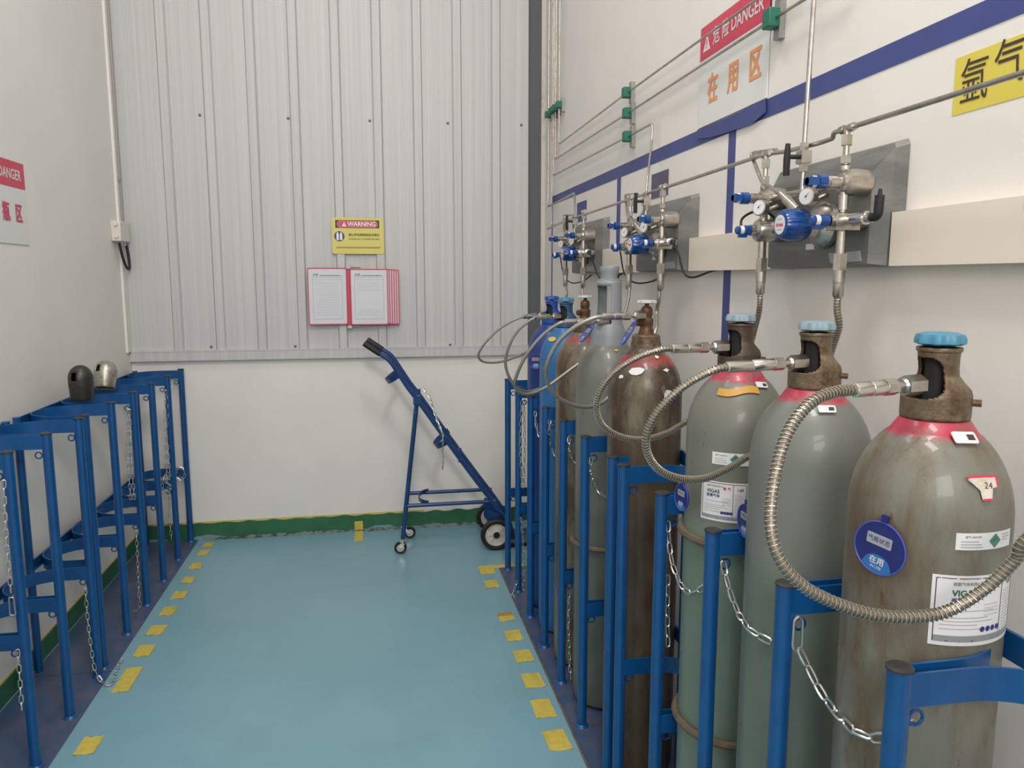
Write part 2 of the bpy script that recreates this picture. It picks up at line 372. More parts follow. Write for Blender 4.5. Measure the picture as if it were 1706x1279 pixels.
# ================================================================== cylinder racks
def rack(label, ys, xf, sgn, plate_y, lowz=.415):
    """xf front post line, sgn +1 when the wall is on the +x side"""
    xp0, xp1 = sorted((xf-sgn*.038, (XR if sgn > 0 else XL)-sgn*.012)); ybase = ys[0]
    root = empty('cylinder_rack', (xf, ybase, 0)); tag(root, label, 'rack', 'blue steel racks for gas cylinders')
    kids = []
    kids.append(MB().box((xp0, plate_y[0], 0), (xp1, plate_y[1], .004)).build('base_plate', 'plate'))
    rp = .0165; arm = .012; dx = .10
    for y in ys:
        p = MB().cyl((xf, y, .004), (xf, y, 1.05), rp, 24).lathe([(.024, .004), (.021, .009), (.0165, .013)], 24, Matrix.Translation((xf, y, 0)), cap0=False, cap1=False).build('post', 'blue'); kids.append(p)
        cp = MB().lathe([(.0135, 1.05), (.0185, 1.0505), (.0185, 1.054), (.014, 1.0565), (.005, 1.057)], 24, Matrix.Translation((xf, y, 0))).build('end_plug', 'plug'); cp.parent = p; kids.append(cp)
        for z in (.977, .40):
            kids.append(MB().tube([Vector((xf+sgn*(.029+.011*math.cos(a)), y-.002, z+.011*math.sin(a))) for a in [2*PI*i/14 for i in range(14)]], .0026, 6, closed=True).build('eyelet', 'blue'))
    for y0, y1 in zip(ys, ys[1:]):
        rad = (y1-y0)/2-arm; cx = xf+sgn*dx; cyy = (y0+y1)/2
        path = [(xf+sgn*.004, y0+arm), (cx, y0+arm)]
        path += [(cx+sgn*rad*math.sin(a), cyy-rad*math.cos(a)) for a in [PI*i/20 for i in range(1, 20)]]
        path += [(cx, y1-arm), (xf+sgn*.004, y1-arm)]
        for z in (1.0, lowz):
            mb = MB(); t = .0022; nrm = []
            for i, (x, y) in enumerate(path):
                a = Vector(path[max(i-1, 0)]); b = Vector(path[min(i+1, len(path)-1)]); d = (b-a).normalized(); nrm.append(Vector((-d.y, d.x)))
            vv = []
            for zz in (z, z+.049):
                for sg in (1, -1):
                    for (x, y), q in zip(path, nrm): vv.append((x+q.x*t*sg, y+q.y*t*sg, zz))
            k = len(path); ff = []
            for i in range(k-1):
                ff += [(i, i+1, 2*k+i+1, 2*k+i), (k+i, 3*k+i, 3*k+i+1, k+i+1), (i, k+i, k+i+1, i+1), (2*k+i, 2*k+i+1, 3*k+i+1, 3*k+i)]
            ff += [(0, 2*k, 3*k, k), (k-1, 2*k-1, 4*k-1, 3*k-1)]
            mb.add(vv, ff); kids.append(mb.build('hoop', 'blue'))
    xb = xf+sgn*.2485
    for z in (1.0, lowz): kids.append(MB().box((xb-.003, ys[0]+.0, z+.002), (xb+.003, ys[-1], z+.047)).build('back_rail', 'blue'))
    for y in (ys[0]+.015, ys[-1]-.015):
        kids.append(MB().cyl((xb-sgn*.001, y, .004), (xb-sgn*.001, y, 1.05), .0145, 16).build('back_post', 'blue'))
    for o in kids:
        if o.parent is None: rel(o, root)
        else:
            o.data.transform(Matrix.Translation(-root.location))
    return root
RF = [2.14+.3*i for i in range(7)]
RN = [.575, .87, 1.165, 1.455, 1.745, 2.04]
LF = [3.185+.309*i for i in range(6)]
LN = [1.93, 2.235, 2.535, 2.825, 3.12]
RX, LX = .70, -1.113
rack('blue steel rack along the right wall holding the three nearest grey gas cylinders', RN, RX, 1, (.45, 2.09))
rack('blue steel rack on the right beside the trolley, holding brown, grey and blue cylinders', RF, RX, 1, (2.094, 3.97))
rack('empty blue steel rack along the left wall, the one nearer the camera', LN, LX, -1, (1.7, 3.150))
rack('empty blue steel rack along the left wall, the one reaching the back wall', LF, LX, -1, (3.154, 4.755))

# ================================================================== gas cylinders
CR = .114
ZS, HD = 1.225, .150
def prof_body(R=CR, zs=ZS, hd=HD, rn=.043):
    p = [(.055, .004), (.092, .006), (R*.97, .018), (R, .05), (R, zs-.2), (R, zs)]
    for i in range(1, 15):
        a = PI/2*i/15; r = R*math.cos(a)
        if r < .0625: break
        p.append((r, zs+hd*math.sin(a)))
    p += [(.0615, 1.3505), (.0585, 1.3545), (.0485, 1.370), (.0455, 1.3715)]
    return p, 1.3715
def hexnut(a, b, r, seg=6): return MB().tube([a, b], r, seg)
def body_r(z, zs=ZS, hd=HD):
    if z <= zs: return CR
    if z > 1.3505: return max(.04, .0605-(z-1.3505)*.65)
    k = min(1, (z-zs)/hd); return max(.04, CR*math.sqrt(1-k*k))
def on_body(c, u, v):
    r = CR; d = ray(u, v)
    for _ in range(60):
        a = d.x**2+d.y**2; b = -2*(d.x*c[0]+d.y*c[1]); cc = c[0]**2+c[1]**2-r*r; D = b*b-4*a*cc
        D = max(D, 0)
        t = (-b-math.sqrt(D))/(2*a); z = HC+d.z*t; r = r*.7+body_r(z)*.3
    p = Vector((d.x*t-c[0], d.y*t-c[1], z)); return math.atan2(p.y, p.x), z, body_r(z)
def surf_frame(c, u, v, tilt=0, off=.0006):
    phi, z, r = on_body(c, u, v)
    if z <= ZS: N = Vector((math.cos(phi), math.sin(phi), 0))
    else:
        k = min(.86, (z-ZS)/HD); N = Vector((math.cos(phi)*r/CR, math.sin(phi)*r/CR, k*CR/HD)).normalized()
    P = Vector((r*math.cos(phi), r*math.sin(phi), z))+N*off
    f = f_plane(P, N); ct, st = math.cos(tilt), math.sin(tilt)
    return lambda a, b, t: f(a*ct-b*st, a*st+b*ct, t)

def handwheel(root, z, m, r=.033, th=.019):
    mb = MB(); seg = 64
    pr = [(.006, z), (r*.8, z), (r, z+th*.15), (r*1.0, z+th*.5), (r*.92, z+th*.85), (r*.7, z+th), (.012, z+th), (.004, z+th*.8)]
    vv = []
    for rr, zz in pr:
        for k in range(seg):
            a = 2*PI*k/seg; q = rr*(1+(.075*math.cos(8*a) if rr > r*.75 else 0)); vv.append((q*math.cos(a), q*math.sin(a), zz))
    ff = [(i*seg+k, i*seg+(k+1) % seg, (i+1)*seg+(k+1) % seg, (i+1)*seg+k) for i in range(len(pr)-1) for k in range(seg)]
    mb.add(vv, ff, True); mb.add(vv[:seg], [tuple(reversed(range(seg)))]); mb.add(vv[-seg:], [tuple(range(seg))])
    return mb.build('handwheel', m, root)
def cyl_root(c, label, bm, valve='tulip', capm='rustcap', wheelm='sky', open_deg=200, zs=ZS, hd=HD):
    root = empty('gas_cylinder', (c[0], c[1], .004)); tag(root, label, 'gas cylinder', 'compressed gas cylinders in the right racks')
    pr, zt = prof_body(zs=zs, hd=hd); pr = [(r, z-.004) for r, z in pr]; zt -= .004
    MB().lathe(pr, 72).build('body', bm, root)
    if valve == 'tulip':
        z = zt
        outer = [(.046, z), (.0475, z+.003), (.0475, z+.036), (.045, z+.044), (.036, z+.054), (.0285, z+.064), (.0272, z+.075), (.0272, z+.09), (.028, z+.100), (.0305, z+.102), (.0305, z+.106)]
        inner = [(.027, z+.106), (.0245, z+.100), (.0242, z+.075), (.0255, z+.064), (.033, z+.054), (.042, z+.044), (.0445, z+.036)]
        o0 = open_deg % 360
        def sk(zz, a):
            d = abs((a-o0+180) % 360-180)
            return (d/64)**3+(abs(zz-z-.062)/.031)**3 < 1
        mb = MB(); dense = []
        def dens(p):
            out = []
            for (r0, z0), (r1, z1) in zip(p, p[1:]):
                m_ = max(1, int(abs(z1-z0)/.002))
                for i in range(m_): out.append((r0+(r1-r0)*i/m_, z0+(z1-z0)*i/m_))
            return out+[p[-1]]
        mb.lathe(dens(outer), 120, skip=sk, cap0=False, cap1=False); mb.lathe(dens(inner), 120, skip=sk, cap0=False, cap1=False)
        mb.lathe([(.0305, z+.106), (.027, z+.106)], 48, cap0=False, cap1=False)
        cap = mb.build('valve_guard', capm, root)
        md = cap.modifiers.new('thick', 'SOLIDIFY'); md.thickness = .0022; md.offset = 0
        MB().lathe([(.043, z+.012), (.040, z+.016), (.022, z+.018), (.018, z+.03), (.018, z+.09), (.012, z+.100), (.009, z+.112)], 24).build('valve_body', 'void', root)
        a = math.radians(30)
        MB().cyl((.045*math.cos(a), .045*math.sin(a), z+.028), (.060*math.cos(a), .060*math.sin(a), z+.028), .006, 8).build('bolt', capm, root)
        MB().cyl((.060*math.cos(-.75), .060*math.sin(-.75), z+.026), (.04*math.cos(-.75), .04*math.sin(-.75), z+.026), .0055, 8).build('bolt', capm, root)
        handwheel(root, z+.110, wheelm); return root, z+.060+.004
    if valve == 'open':
        z = zt+.012
        MB().lathe([(.0475, zt-.004), (.046, zt+.01), (.043, zt+.026), (.043, zt+.034), (.040, zt+.038), (.034, zt+.040)], 32).build('neck_ring', capm, root)
        MB().lathe([(.026, z+.026), (.022, z+.040), (.019, z+.048), (.021, z+.058), (.0215, z+.074), (.015, z+.080), (.0185, z+.088), (.018, z+.104), (.013, z+.112), (.007, z+.114), (.007, z+.126)], 24).cyl((0, 0, z+.064), (-.034, -.01, z+.064), .011, 12).build('valve_body', 'brass', root)
        handwheel(root, z+.122, wheelm, .030, .011); return root, z+.068
    if valve == 'tall':
        z = zt-.034
        outer = [(.064, z), (.064, z+.01), (.058, z+.05), (.047, z+.085), (.043, z+.12), (.041, z+.20), (.0405, z+.236)]
        def sk(zz, a):
            for o0, wd in ((212, 50), (32, 50)):
                if abs((a-o0+180) % 360-180) < wd and z+.085 < zz < z+.215: return True
            return False
        d = []
        for (r0, z0), (r1, z1) in zip(outer, outer[1:]):
            m_ = max(1, int((z1-z0)/.008))
            for i in range(m_): d.append((r0+(r1-r0)*i/m_, z0+(z1-z0)*i/m_))
        d.append(outer[-1])
        g = MB().lathe(d, 64, skip=sk, cap0=False, cap1=False).build('valve_guard', 'gray', root)
        md = g.modifiers.new('thick', 'SOLIDIFY'); md.thickness = .005; md.offset = 0
        MB().lathe([(.0425, z+.232), (.043, z+.240), (.028, z+.244), (.029, z+.256), (.033, z+.270), (.0345, z+.280), (.033, z+.286), (.028, z+.287)], 40).build('guard_cup', 'gray', root)
        MB().lathe([(.045, z), (.03, z+.05), (.014, z+.06), (.013, z+.10), (.008, z+.115)], 24).build('valve_body', 'brass', root)
        handwheel(root, z+.108, 'clear', .024, .010); return root, z+.10
cyl = [(.84, 1.01), (.84, 1.335), (.84, 1.645), (.83, 2.235), (.83, 2.615), (.83, 2.925), (.83, 3.225), (.83, 3.49)]
M['b1'] = body_mat('cylinder_paint_worn', (110, 109, 98), (92, 76, 56), .15, 6, red=(1.345, 1.385, (166, 44, 68)))
M['b2'] = body_mat('cylinder_paint_clean', (108, 111, 105), (98, 92, 80), .05, 4, red=(1.345, 1.385, (166, 43, 66)), lower=(1.03, (98, 108, 97), .05))
M['b3'] = body_mat('cylinder_paint_green', (108, 109, 100), (96, 90, 74), .06, 4, red=(1.343, 1.385, (166, 46, 68)), lower=(1.01, (106, 122, 108), .0))
M['b4'] = body_mat('cylinder_paint_brown', (110, 100, 82), (62, 48, 36), .19, 9, red=(1.318, 1.345, (160, 56, 58)), lower=(1.12, (80, 68, 52), .06))
M['b5'] = body_mat('cylinder_paint_gray', (106, 108, 101), (92, 88, 78), .06, 4, lower=(.75, (90, 94, 86), .08))
M['b6'] = body_mat('cylinder_paint_brown_far', (116, 108, 92), (76, 60, 42), .18, 9, red=(1.33, 1.35, (150, 56, 46)))
M['b7'] = body_mat('cylinder_paint_sky', (36, 100, 156), (60, 92, 116), .06, 6)
M['b8'] = body_mat('cylinder_paint_navy', (22, 54, 122), (30, 56, 100), .04, 6)
C1, o1 = cyl_root(cyl[0], 'worn grey gas cylinder nearest the camera with bright blue handwheel and pink neck', 'b1', 'tulip', 'rustcap', 'sky', 184)
C2, o2 = cyl_root(cyl[1], 'smooth grey gas cylinder with pale handwheel, second from the camera', 'b2', 'tulip', 'rustcap', 'pale', 190)
C3, o3 = cyl_root(cyl[2], 'grey-green gas cylinder with orange mark and brown rubber rings, third from the camera', 'b3', 'tulip', 'darkcap', 'pale', 186)
C4, o4 = cyl_root(cyl[3], 'rusty brown gas cylinder with torn labels and bare brass valve', 'b4', 'open', 'rustcap', 'clear')
C5, o5 = cyl_root(cyl[4], 'grey gas cylinder topped by a tall grey valve guard', 'b5', 'tall')
C6, o6 = cyl_root(cyl[5], 'brown gas cylinder with bare valve behind the one with the tall grey guard', 'b6', 'open', 'darkcap', 'clear')
C7, o7 = cyl_root(cyl[6], 'light blue gas cylinder with yellow spot on its shoulder', 'b7', 'tulip', 'bluecap', 'sky', 200)
C8, o8 = cyl_root(cyl[7], 'dark blue gas cylinder, farthest from the camera, behind the light blue one', 'b8', 'tulip', 'dblue', 'dblue', 200)
# shock rings
def shock(c, root, z, tilt=0):
    pts = [Vector(((CR+.006)*math.cos(a), (CR+.006)*math.sin(a), z+tilt*math.cos(a-2))) for a in [2*PI*i/48 for i in range(48)]]
    MB().tube(pts, .010, 8, closed=True).build('rubber_ring', 'ring', root)
shock(cyl[2], C3, .975, .006); shock(cyl[2], C3, .50, .008); shock(cyl[1], C2, .47, -.01)
shock(cyl[4], C5, .62, 0)

# labels on the bottles
def label_plate(root, c, u0, v0, u1, v1, name='label', m='white', r=.003):
    """curved sheet on the straight part of the body between two sight lines"""
    p0, z0, _ = on_body(c, u0, (v0+v1)/2); p1, z1, _ = on_body(c, u1, (v0+v1)/2)
    _, za, _ = on_body(c, u0, v0); _, zb, _ = on_body(c, u0, v1)
    w_ = (p1-p0)*CR; h_ = za-zb; f = f_cyl(CR, (p0+p1)/2, (za+zb)/2-.004)
    mb = MB(); strip(mb, w_, h_, 0, 0, f, .0004, .0010, 14); o = mb.build(name, m, root); return o, f, w_, h_
def lines(parent, f, x0, x1, ys, m='grayprint', h=.0012, t=.0012, name='print_line'):
    mb = MB()
    for y, a, b in ys:
        x = x0+(x1-x0)*a; xe = x0+(x1-x0)*b; strip(mb, xe-x, h, (x+xe)/2, y, f, .0009, t, 6)
    return mb.build(name, m, parent)
def gas_label(root, c, box, small=False):
    o, f, w_, h_ = label_plate(root, c, *box, name='gas_label')
    mb = MB(); b = .0012
    for (ww, hh, cx, cy) in ((w_*.93, b, 0, h_*.46), (w_*.93, b, 0, -h_*.43), (b, h_*.9, -w_*.465, .01*h_), (b, h_*.9, w_*.465, .01*h_), (b, h_*.80, w_*.20, .06*h_)):
        strip(mb, ww, hh, cx, cy, f, .0009, .0013)
    mb.build('label_border', 'ink', o)
    mb = MB(); strip(mb, w_*.92, h_*.09, 0, -h_*.40, f, .0009, .0013, 12); mb.build('dark_footer', 'gray', o)
    fs = lambda dx, dy: (lambda a, bb, t: f(a+dx, bb+dy, t))
    text('VIGAS', h_*.12, fs(-w_*.22, h_*.25), 'hazdark', o, t=.0014, bold=.0003)
    text('西南气体', h_*.085, fs(-w_*.22, h_*.14), 'navy', o, t=.0014, bold=.0002)
    text('氩 气', h_*.08, fs(w_*.07, h_*.34), 'red', o, t=.0014, bold=.0002)
    text('成都气体有限公司', h_*.055, fs(-w_*.18, h_*.38), 'ink', o, t=.0014)
    text('1.37', h_*.09, fs(w_*.34, h_*.33), 'ink', o, t=.0014, bold=.0003)
    lines(o, f, -w_*.42, w_*.15, [(-h_*.10, 0, .8), (-h_*.15, .05, .9), (-h_*.20, 0, .6), (-h_*.26, 0, .75), (0, .1, .9)])
    lines(o, f, w_*.23, w_*.44, [(h_*(.22-.045*i), .0, .6+.35*((i*7) % 5)/5) for i in range(13)], h=.0009)
    lines(o, f, -w_*.04, w_*.18, [(h_*(.08-.05*i), .1, .9) for i in range(4)], h=.0009)
    mb = MB()
    for i in range(4):
        cx = -w_*.02+i*w_*.062; pts = circ(h_*.04, cx, -h_*.27, 14); mb.add([f(a, bb, .0014) for a, bb in pts], [tuple(range(14))])
    mb.build('pictogram', 'navy', o); return o
def hazard_label(root, c, box):
    o, f, w_, h_ = label_plate(root, c, *box, name='hazard_label')
    d = h_*.44; cx = w_*.12
    MB().add([f(cx, d, .0014), f(cx+d, 0, .0014), f(cx, -d, .0014), f(cx-d, 0, .0014)], [(0, 3, 2, 1)]).build('hazard_diamond', 'hazgreen', o)
    MB().add([f(cx-d*.4, -.02*d, .0018), f(cx+d*.35, .42*d, .0018), f(cx+d*.4, .55*d, .0018), f(cx-d*.38, .15*d, .0018)], [(0, 1, 2, 3)]).build('cylinder_pictogram', 'hazdark', o)
    text('氩气 ARGON', h_*.16, lambda a, b, t: f(a-w_*.25, b+h_*.27, t), 'ink', o, t=.0014)
    lines(o, f, -w_*.43, -w_*.08, [(0, .0, .75), (-h_*.17, .0, .9), (-h_*.33, 0, .95)], 'grayprint', .0014)
    lines(o, f, w_*.25, w_*.47, [(h_*.3, .0, .8), (h_*.14, .1, .9), (-h_*.02, .1, .7)], 'grayprint', .0014); return o
def barcode_tag(root, c, u, v, w_=.036, h_=.020, tilt=0):
    f = surf_frame(c, u, v, tilt); o = MB().poly(rrect(w_, h_, .003), f, .002).build('barcode_tag', 'white', root)
    mb = MB()
    for i in range(9):
        ww = .0006+.0007*((i*5) % 3); mb.poly(rect(ww, h_*.5, w_*.10+i*w_*.035, 0), f, .0024)
    mb.build('barcode', 'ink', o); return o
gas_label(C1, cyl[0], (1549, 955, 1684, 1072)); hazard_label(C1, cyl[0], (1592, 888, 1680, 916))
barcode_tag(C1, cyl[0], 1606, 735, .036, .020, -.05)
f = surf_frame(cyl[0], 1636, 819, -.05)
st = MB().poly([(-.022, .012), (-.02, .016), (.022, .018), (.024, .003), (.016, .001), (.013, -.015), (-.002, -.016), (-.004, -.003), (-.014, .006)], f, .0008).build('torn_sticker', 'stkpaper', C1)
MB().poly([(-.023, .012), (-.021, .017), (.023, .0195), (.025, .003), (.0225, .003), (.021, .0165), (-.019, .0145)], f, .0012).poly([(-.001, -.0175), (.013, -.0165), (.013, -.0135), (-.001, -.0145)], f, .0012).build('red_border', 'hotpink', st)
text('24', .013, lambda a, b, t: f(a+.009, b+.004, t), 'ink', st, t=.0013)
barcode_tag(C2, cyl[1], 1377, 686, .032, .015, 0)
barcode_tag(C3, cyl[2], 1268, 645, .030, .015, -.15)
f = surf_frame(cyl[2], 1230, 655, -.06)
fm = lambda a, b, t: Vector(surf_frame(cyl[2], 1230+a*1000*1.0, 655, 0)(0, b, t))
vvv = []; nn = 12
for i in range(nn+1):
    g = surf_frame(cyl[2], 1196+68*i/nn, 655+3*math.sin(i*.5), 0, .0012); vvv += [g(0, -.009, 0), g(0, .009, 0)]
MB().add(vvv, [(2*i, 2*i+2, 2*i+3, 2*i+1) for i in range(nn)]).build('orange_mark', 'amber', C3)
hazard_label(C3, cyl[2], (1187, 752, 1250, 772)); gas_label(C3, cyl[2], (1169, 797, 1246, 862))
# torn labels on the brown bottle
def scrap(root, c, u, v, s_, m='stkpaper', n=9, tilt=0, asp=1.6):
    f = surf_frame(c, u, v, tilt); pts = []
    for i in range(n):
        a = 2*PI*i/n; q = s_*random.uniform(.55, 1.0); pts.append((q*math.cos(a)*asp, q*math.sin(a)))
    return MB().poly(pts, f, .0007).build('torn_label', m, root)
scrap(C4, cyl[3], 1060, 620, .016, 'white', 12, .2, 2.2); scrap(C4, cyl[3], 1035, 630, .008, 'white'); scrap(C4, cyl[3], 1112, 660, .022, 'white', 11, 0, .8)
scrap(C4, cyl[3], 1125, 668, .012, 'navy', 9, 0, .8); scrap(C4, cyl[3], 1094, 598, .009, 'white', 4, .3, 1.0); scrap(C4, cyl[3], 1110, 619, .007, 'white', 4, 0, 2.4); scrap(C4, cyl[3], 1105, 652, .018, 'ring', 9, 0, .6)
f = surf_frame(cyl[6], 920, 567, 0); MB().poly([(.022*math.cos(2*PI*i/14), .012*math.sin(2*PI*i/14)) for i in range(14)], f, .0008).build('yellow_spot', 'ytape', C7)
scrap(C5, cyl[4], 1026, 586, .007, 'ytape', 4, 0, 1.8)

# round blue status tags hung on the bottles
def status_tag(P, N, label, r=.037, roll=0.0, top='在用', parent=None):
    f0 = f_plane(P, N); cr_, sr_ = math.cos(roll), math.sin(roll); f = lambda a, b, t: f0(a*cr_-b*sr_, a*sr_+b*cr_, t)
    root = empty('status_tag', P); tag(root, label, 'tag', 'round blue cylinder status tags'); ks = []
    ks.append(MB().poly(circ(r, 0, 0, 40), f, .003).build('disc', 'tag'))
    mb = MB(); mb.tube([f(r*math.cos(a), r*math.sin(a), .003) for a in [2*PI*i/40 for i in range(40)]], .0012, 6, closed=True); ks.append(mb.build('rim', 'tag_p'))
    ks.append(MB().poly(rrect(r*.98, r*.42, .002, -r*.05, r*.28), f, .0036).build('name_plate', 'grayprint'))
    k = []
    for i in range(13):
        a = math.radians(-90-38+76*i/12); k.append((r*.96*math.cos(a), r*.96*math.sin(a)))
    for i in range(9):
        a = math.radians(20+140*i/8); k.append((r*.5*math.cos(a), -r*.62+r*.34*math.sin(a)))
    ks.append(MB().poly(k, f, .0036).build('status_window', 'tag2'))
    sh = lambda dx, dy: (lambda a, b, t: f(a+dx, b+dy, t))
    ks.append(text('气瓶状态', r*.22, sh(-r*.05, r*.28), 'navy', t=.0042))
    ks.append(text('在用', r*.30, sh(0, -r*.52), 'white', t=.0042, bold=.0002)); ks.append(text('IN USE', r*.15, sh(0, -r*.76), 'white', t=.0042))
    ks.append(MB().box((-.005, r*.96, 0), (.005, r*1.28, .004), Matrix.Identity(4)).build('strap', 'tag'))
    st_ = ks[-1]; st_.data.transform(Matrix.Identity(4))
    for v in st_.data.vertices: v.co = f(v.co.x, v.co.y, v.co.z)
    for o in ks: rel(o, root)
    return root
def tag_on(c, u, v, label, off=.003, roll=0, r=.037, swing=0):
    phi, z, rr = on_body(c, u, v); N = Vector((math.cos(phi+swing), math.sin(phi+swing), 0)); P = Vector((c[0], c[1], 0))+Vector((math.cos(phi), math.sin(phi), 0))*(rr+off); P.z = z
    return status_tag(P, N, label, r, roll)
tag_on(cyl[0], 1469, 912, 'round blue status tag with white characters hanging on the nearest grey cylinder', roll=-.12, r=.040)
def facing(l, up, cam_): return _R*(-l)+_U*up-_F*cam_
status_tag(at(1243, 868, Y=1.43), facing(.97, 0, .14), 'blue status tag seen edge-on beside the white label of the third cylinder', .035)
status_tag(at(1137, 828, Y=1.60), facing(.95, 0, .26), 'blue status tag seen edge-on above the upper brown rubber ring', .031)
status_tag(at(893, 602, Y=3.36), (-.35, -1, 0), 'round blue status tag in front of the dark blue cylinder', .034)
status_tag(at(978, 556, Y=2.50), facing(.74, .56, .20), 'blue status tag tilted out from under the tall grey valve guard', .038, roll=0)
status_tag(at(1048, 556, Y=2.16), facing(.85, .5, .07), 'blue status tag seen edge-on against the neck of the rusty brown cylinder', .040, roll=0)

# ================================================================== hoses
def fitting(mb, a, b, r, seg=16):
    mb.tube([a, b], r, seg)
def hose(name, label, pts, r, spring, up_end=None, start_fit=True, fs=1.0):
    """pts[0] valve outlet, pts[1] end of the crimped sleeve, then along the hose"""
    pts = [Vector(p) for p in pts]; root = empty(name, pts[0]); tag(root, label, 'hose', 'steel pigtail hoses of the gas cylinders')
    a, b = pts[0], pts[1]; d = (b-a).normalized(); L = (b-a).length; ks = []
    ks.append(MB().tube([a-d*.004, a+d*.004, a+d*.028], [.0155*fs]*3, 6).tube([a+d*.026, a+d*.032], [.0125*fs, .009*fs], 18).build('hex_nut', 'steel'))
    ks.append(MB().tube([a+d*.026, a+d*.048], .006*fs, 14).build('stem', 'steel'))
    ks.append(MB().tube([a+d*.045, a+d*.065], .0125*fs, 6).build('union_nut', 'steel'))
    ks.append(MB().tube([a+d*.062, a+d*.066, a+d*(.066+(L-.066)*.45), a+d*(.066+(L-.066)*.47), a+d*(.066+(L-.066)*.5), b, b+d*.002], [.0095*fs, .0112*fs, .0112*fs, .0100*fs, .0108*fs, .0108*fs, .008*fs], 20).build('sleeve', 'chrome'))
    path = [b-d*.01]+pts[2:]
    sm = resample(spline(path, 14), .006)
    if spring:
        ks.append(MB().tube(sm, r*.90, 12).build('tube', 'hose_d'))
        # guard spring
        fine = resample(spline(path, 40), .0008); T = []; hp = []; up = Vector((0, 0, 1)); acc = 0; pitch = .0062
        nrm = None
        for i, p in enumerate(fine):
            t = (fine[min(i+1, len(fine)-1)]-fine[max(i-1, 0)]).normalized()
            if nrm is None: nrm = (up-t*up.dot(t)).normalized()
            nrm = (nrm-t*nrm.dot(t)).normalized(); bn = t.cross(nrm); an = 2*PI*acc/pitch; hp.append(p+nrm*math.cos(an)*r*1.03+bn*math.sin(an)*r*1.03); acc += .0008
        ks.append(MB().tube(hp, .00095, 5).build('guard_spring', 'hose'))
    else:
        rs = [r*(1+.10*math.cos(PI*i)) for i in range(len(sm))]
        ks.append(MB().tube(sm, rs, 10).build('tube', 'hose_f'))
    for o in ks: rel(o, root)
    return root
def valve_pt(c, zoff, root): return Vector((c[0], c[1], zoff))
Y = lambda *a: [at(u, v, Y=y) for u, v, y in a]
v1 = Vector((.81, 1.0, 1.435)); 
h1 = [at(1530, 641, Y=.985), at(1424, 650, Y=.965)]+Y((1392, 653, .955), (1350, 672, .94), (1312, 722, .925), (1290, 800, .905), (1284, 880, .885), (1302, 938, .87), (1340, 978, .86), (1395, 1006, .852), (1455, 1024, .846), (1520, 1028, .84), (1580, 1018, .835), (1640, 982, .825), (1690, 935, .81), (1735, 880, .79))+[Vector((.97, .70, 1.42)), Vector((1.0, .66, 1.55))]
hose('pigtail_hose', 'large coiled steel hose looping in front of the nearest grey cylinder', h1, .0080, True)
h2 = [at(1338, 604, Y=1.325), at(1212, 612, Y=1.31)]+Y((1190, 617, 1.31), (1145, 640, 1.32), (1105, 675, 1.33), (1080, 715, 1.345), (1078, 752, 1.36), (1098, 783, 1.38), (1135, 798, 1.40), (1175, 797, 1.43), (1215, 780, 1.46), (1245, 762, 1.485))+[Vector((.845, 1.492, 1.215)), Vector((.92, 1.490, 1.27)), Vector((.965, 1.486, 1.35)), at(1384, 590, X=.985), at(1397, 545, X=.978), Vector((.97, 1.471, 1.515)), Vector((.97, 1.471, 1.55))]
hose('pigtail_hose', 'steel hose looping from the second cylinder in front of the third', h2, .0074, True)
h3 = [at(1208, 578, Y=1.635), at(1120, 581, Y=1.62)]+Y((1100, 583, 1.62), (1060, 597, 1.63), (1022, 622, 1.64), (1000, 652, 1.65), (994, 682, 1.67), (1005, 710, 1.69), (1035, 728, 1.71), (1072, 732, 1.74), (1110, 722, 1.77), (1140, 705, 1.80))+[Vector((.84, 1.812, 1.24)), Vector((.915, 1.812, 1.30)), Vector((.96, 1.81, 1.38)), at(1252, 572, X=.98), at(1262, 530, X=.975), Vector((.97, 1.801, 1.51)), Vector((.97, 1.801, 1.55))]
hose('pigtail_hose', 'steel hose looping from the third cylinder across the rusty brown one', h3, .0070, True)
h4 = [at(1072, 526, Y=2.22), at(1004, 528, Y=2.21)]+Y((990, 530, 2.21), (958, 545, 2.22), (930, 570, 2.24), (913, 602, 2.26), (910, 630, 2.29), (925, 658, 2.32), (955, 675, 2.35), (988, 677, 2.38), (1014, 662, 2.41))+[Vector((.83, 2.43, 1.27)), Vector((.90, 2.445, 1.33)), Vector((.95, 2.465, 1.41)), at(1094, 520, X=.975), Vector((.97, 2.497, 1.51)), Vector((.97, 2.497, 1.55))]
hose('pigtail_hose', 'steel hose from the rusty brown cylinder looping across the grey one with the tall guard', h4, .0066, False)
h5 = [at(1008, 534, Y=2.58), at(942, 537, Y=2.56)]+Y((930, 540, 2.56), (903, 560, 2.58), (878, 590, 2.60), (862, 622, 2.63), (858, 645, 2.66), (875, 657, 2.69), (905, 648, 2.72), (945, 620, 2.75), (985, 588, 2.77))+[Vector((.86, 2.775, 1.38)), Vector((.94, 2.79, 1.44)), Vector((.965, 2.80, 1.50)), Vector((.97, 2.805, 1.55))]
hose('pigtail_hose', 'thin steel hose from under the tall grey guard looping past the light blue cylinder', h5, .0060, False)
h7 = [at(932, 527, Y=3.21), at(890, 530, Y=3.19)]+Y((882, 535, 3.19), (862, 552, 3.20), (848, 577, 3.21), (842, 605, 3.23), (850, 632, 3.25), (868, 650, 3.27), (892, 650, 3.30))+[at(925, 628, Y=3.33), Vector((.84, 3.36, 1.32)), Vector((.95, 3.42, 1.42)), Vector((.97, 3.471, 1.55))]
hose('pigtail_hose', 'steel hose dropping from the light blue cylinder, inner of the two left loops', h7, .0062, False)
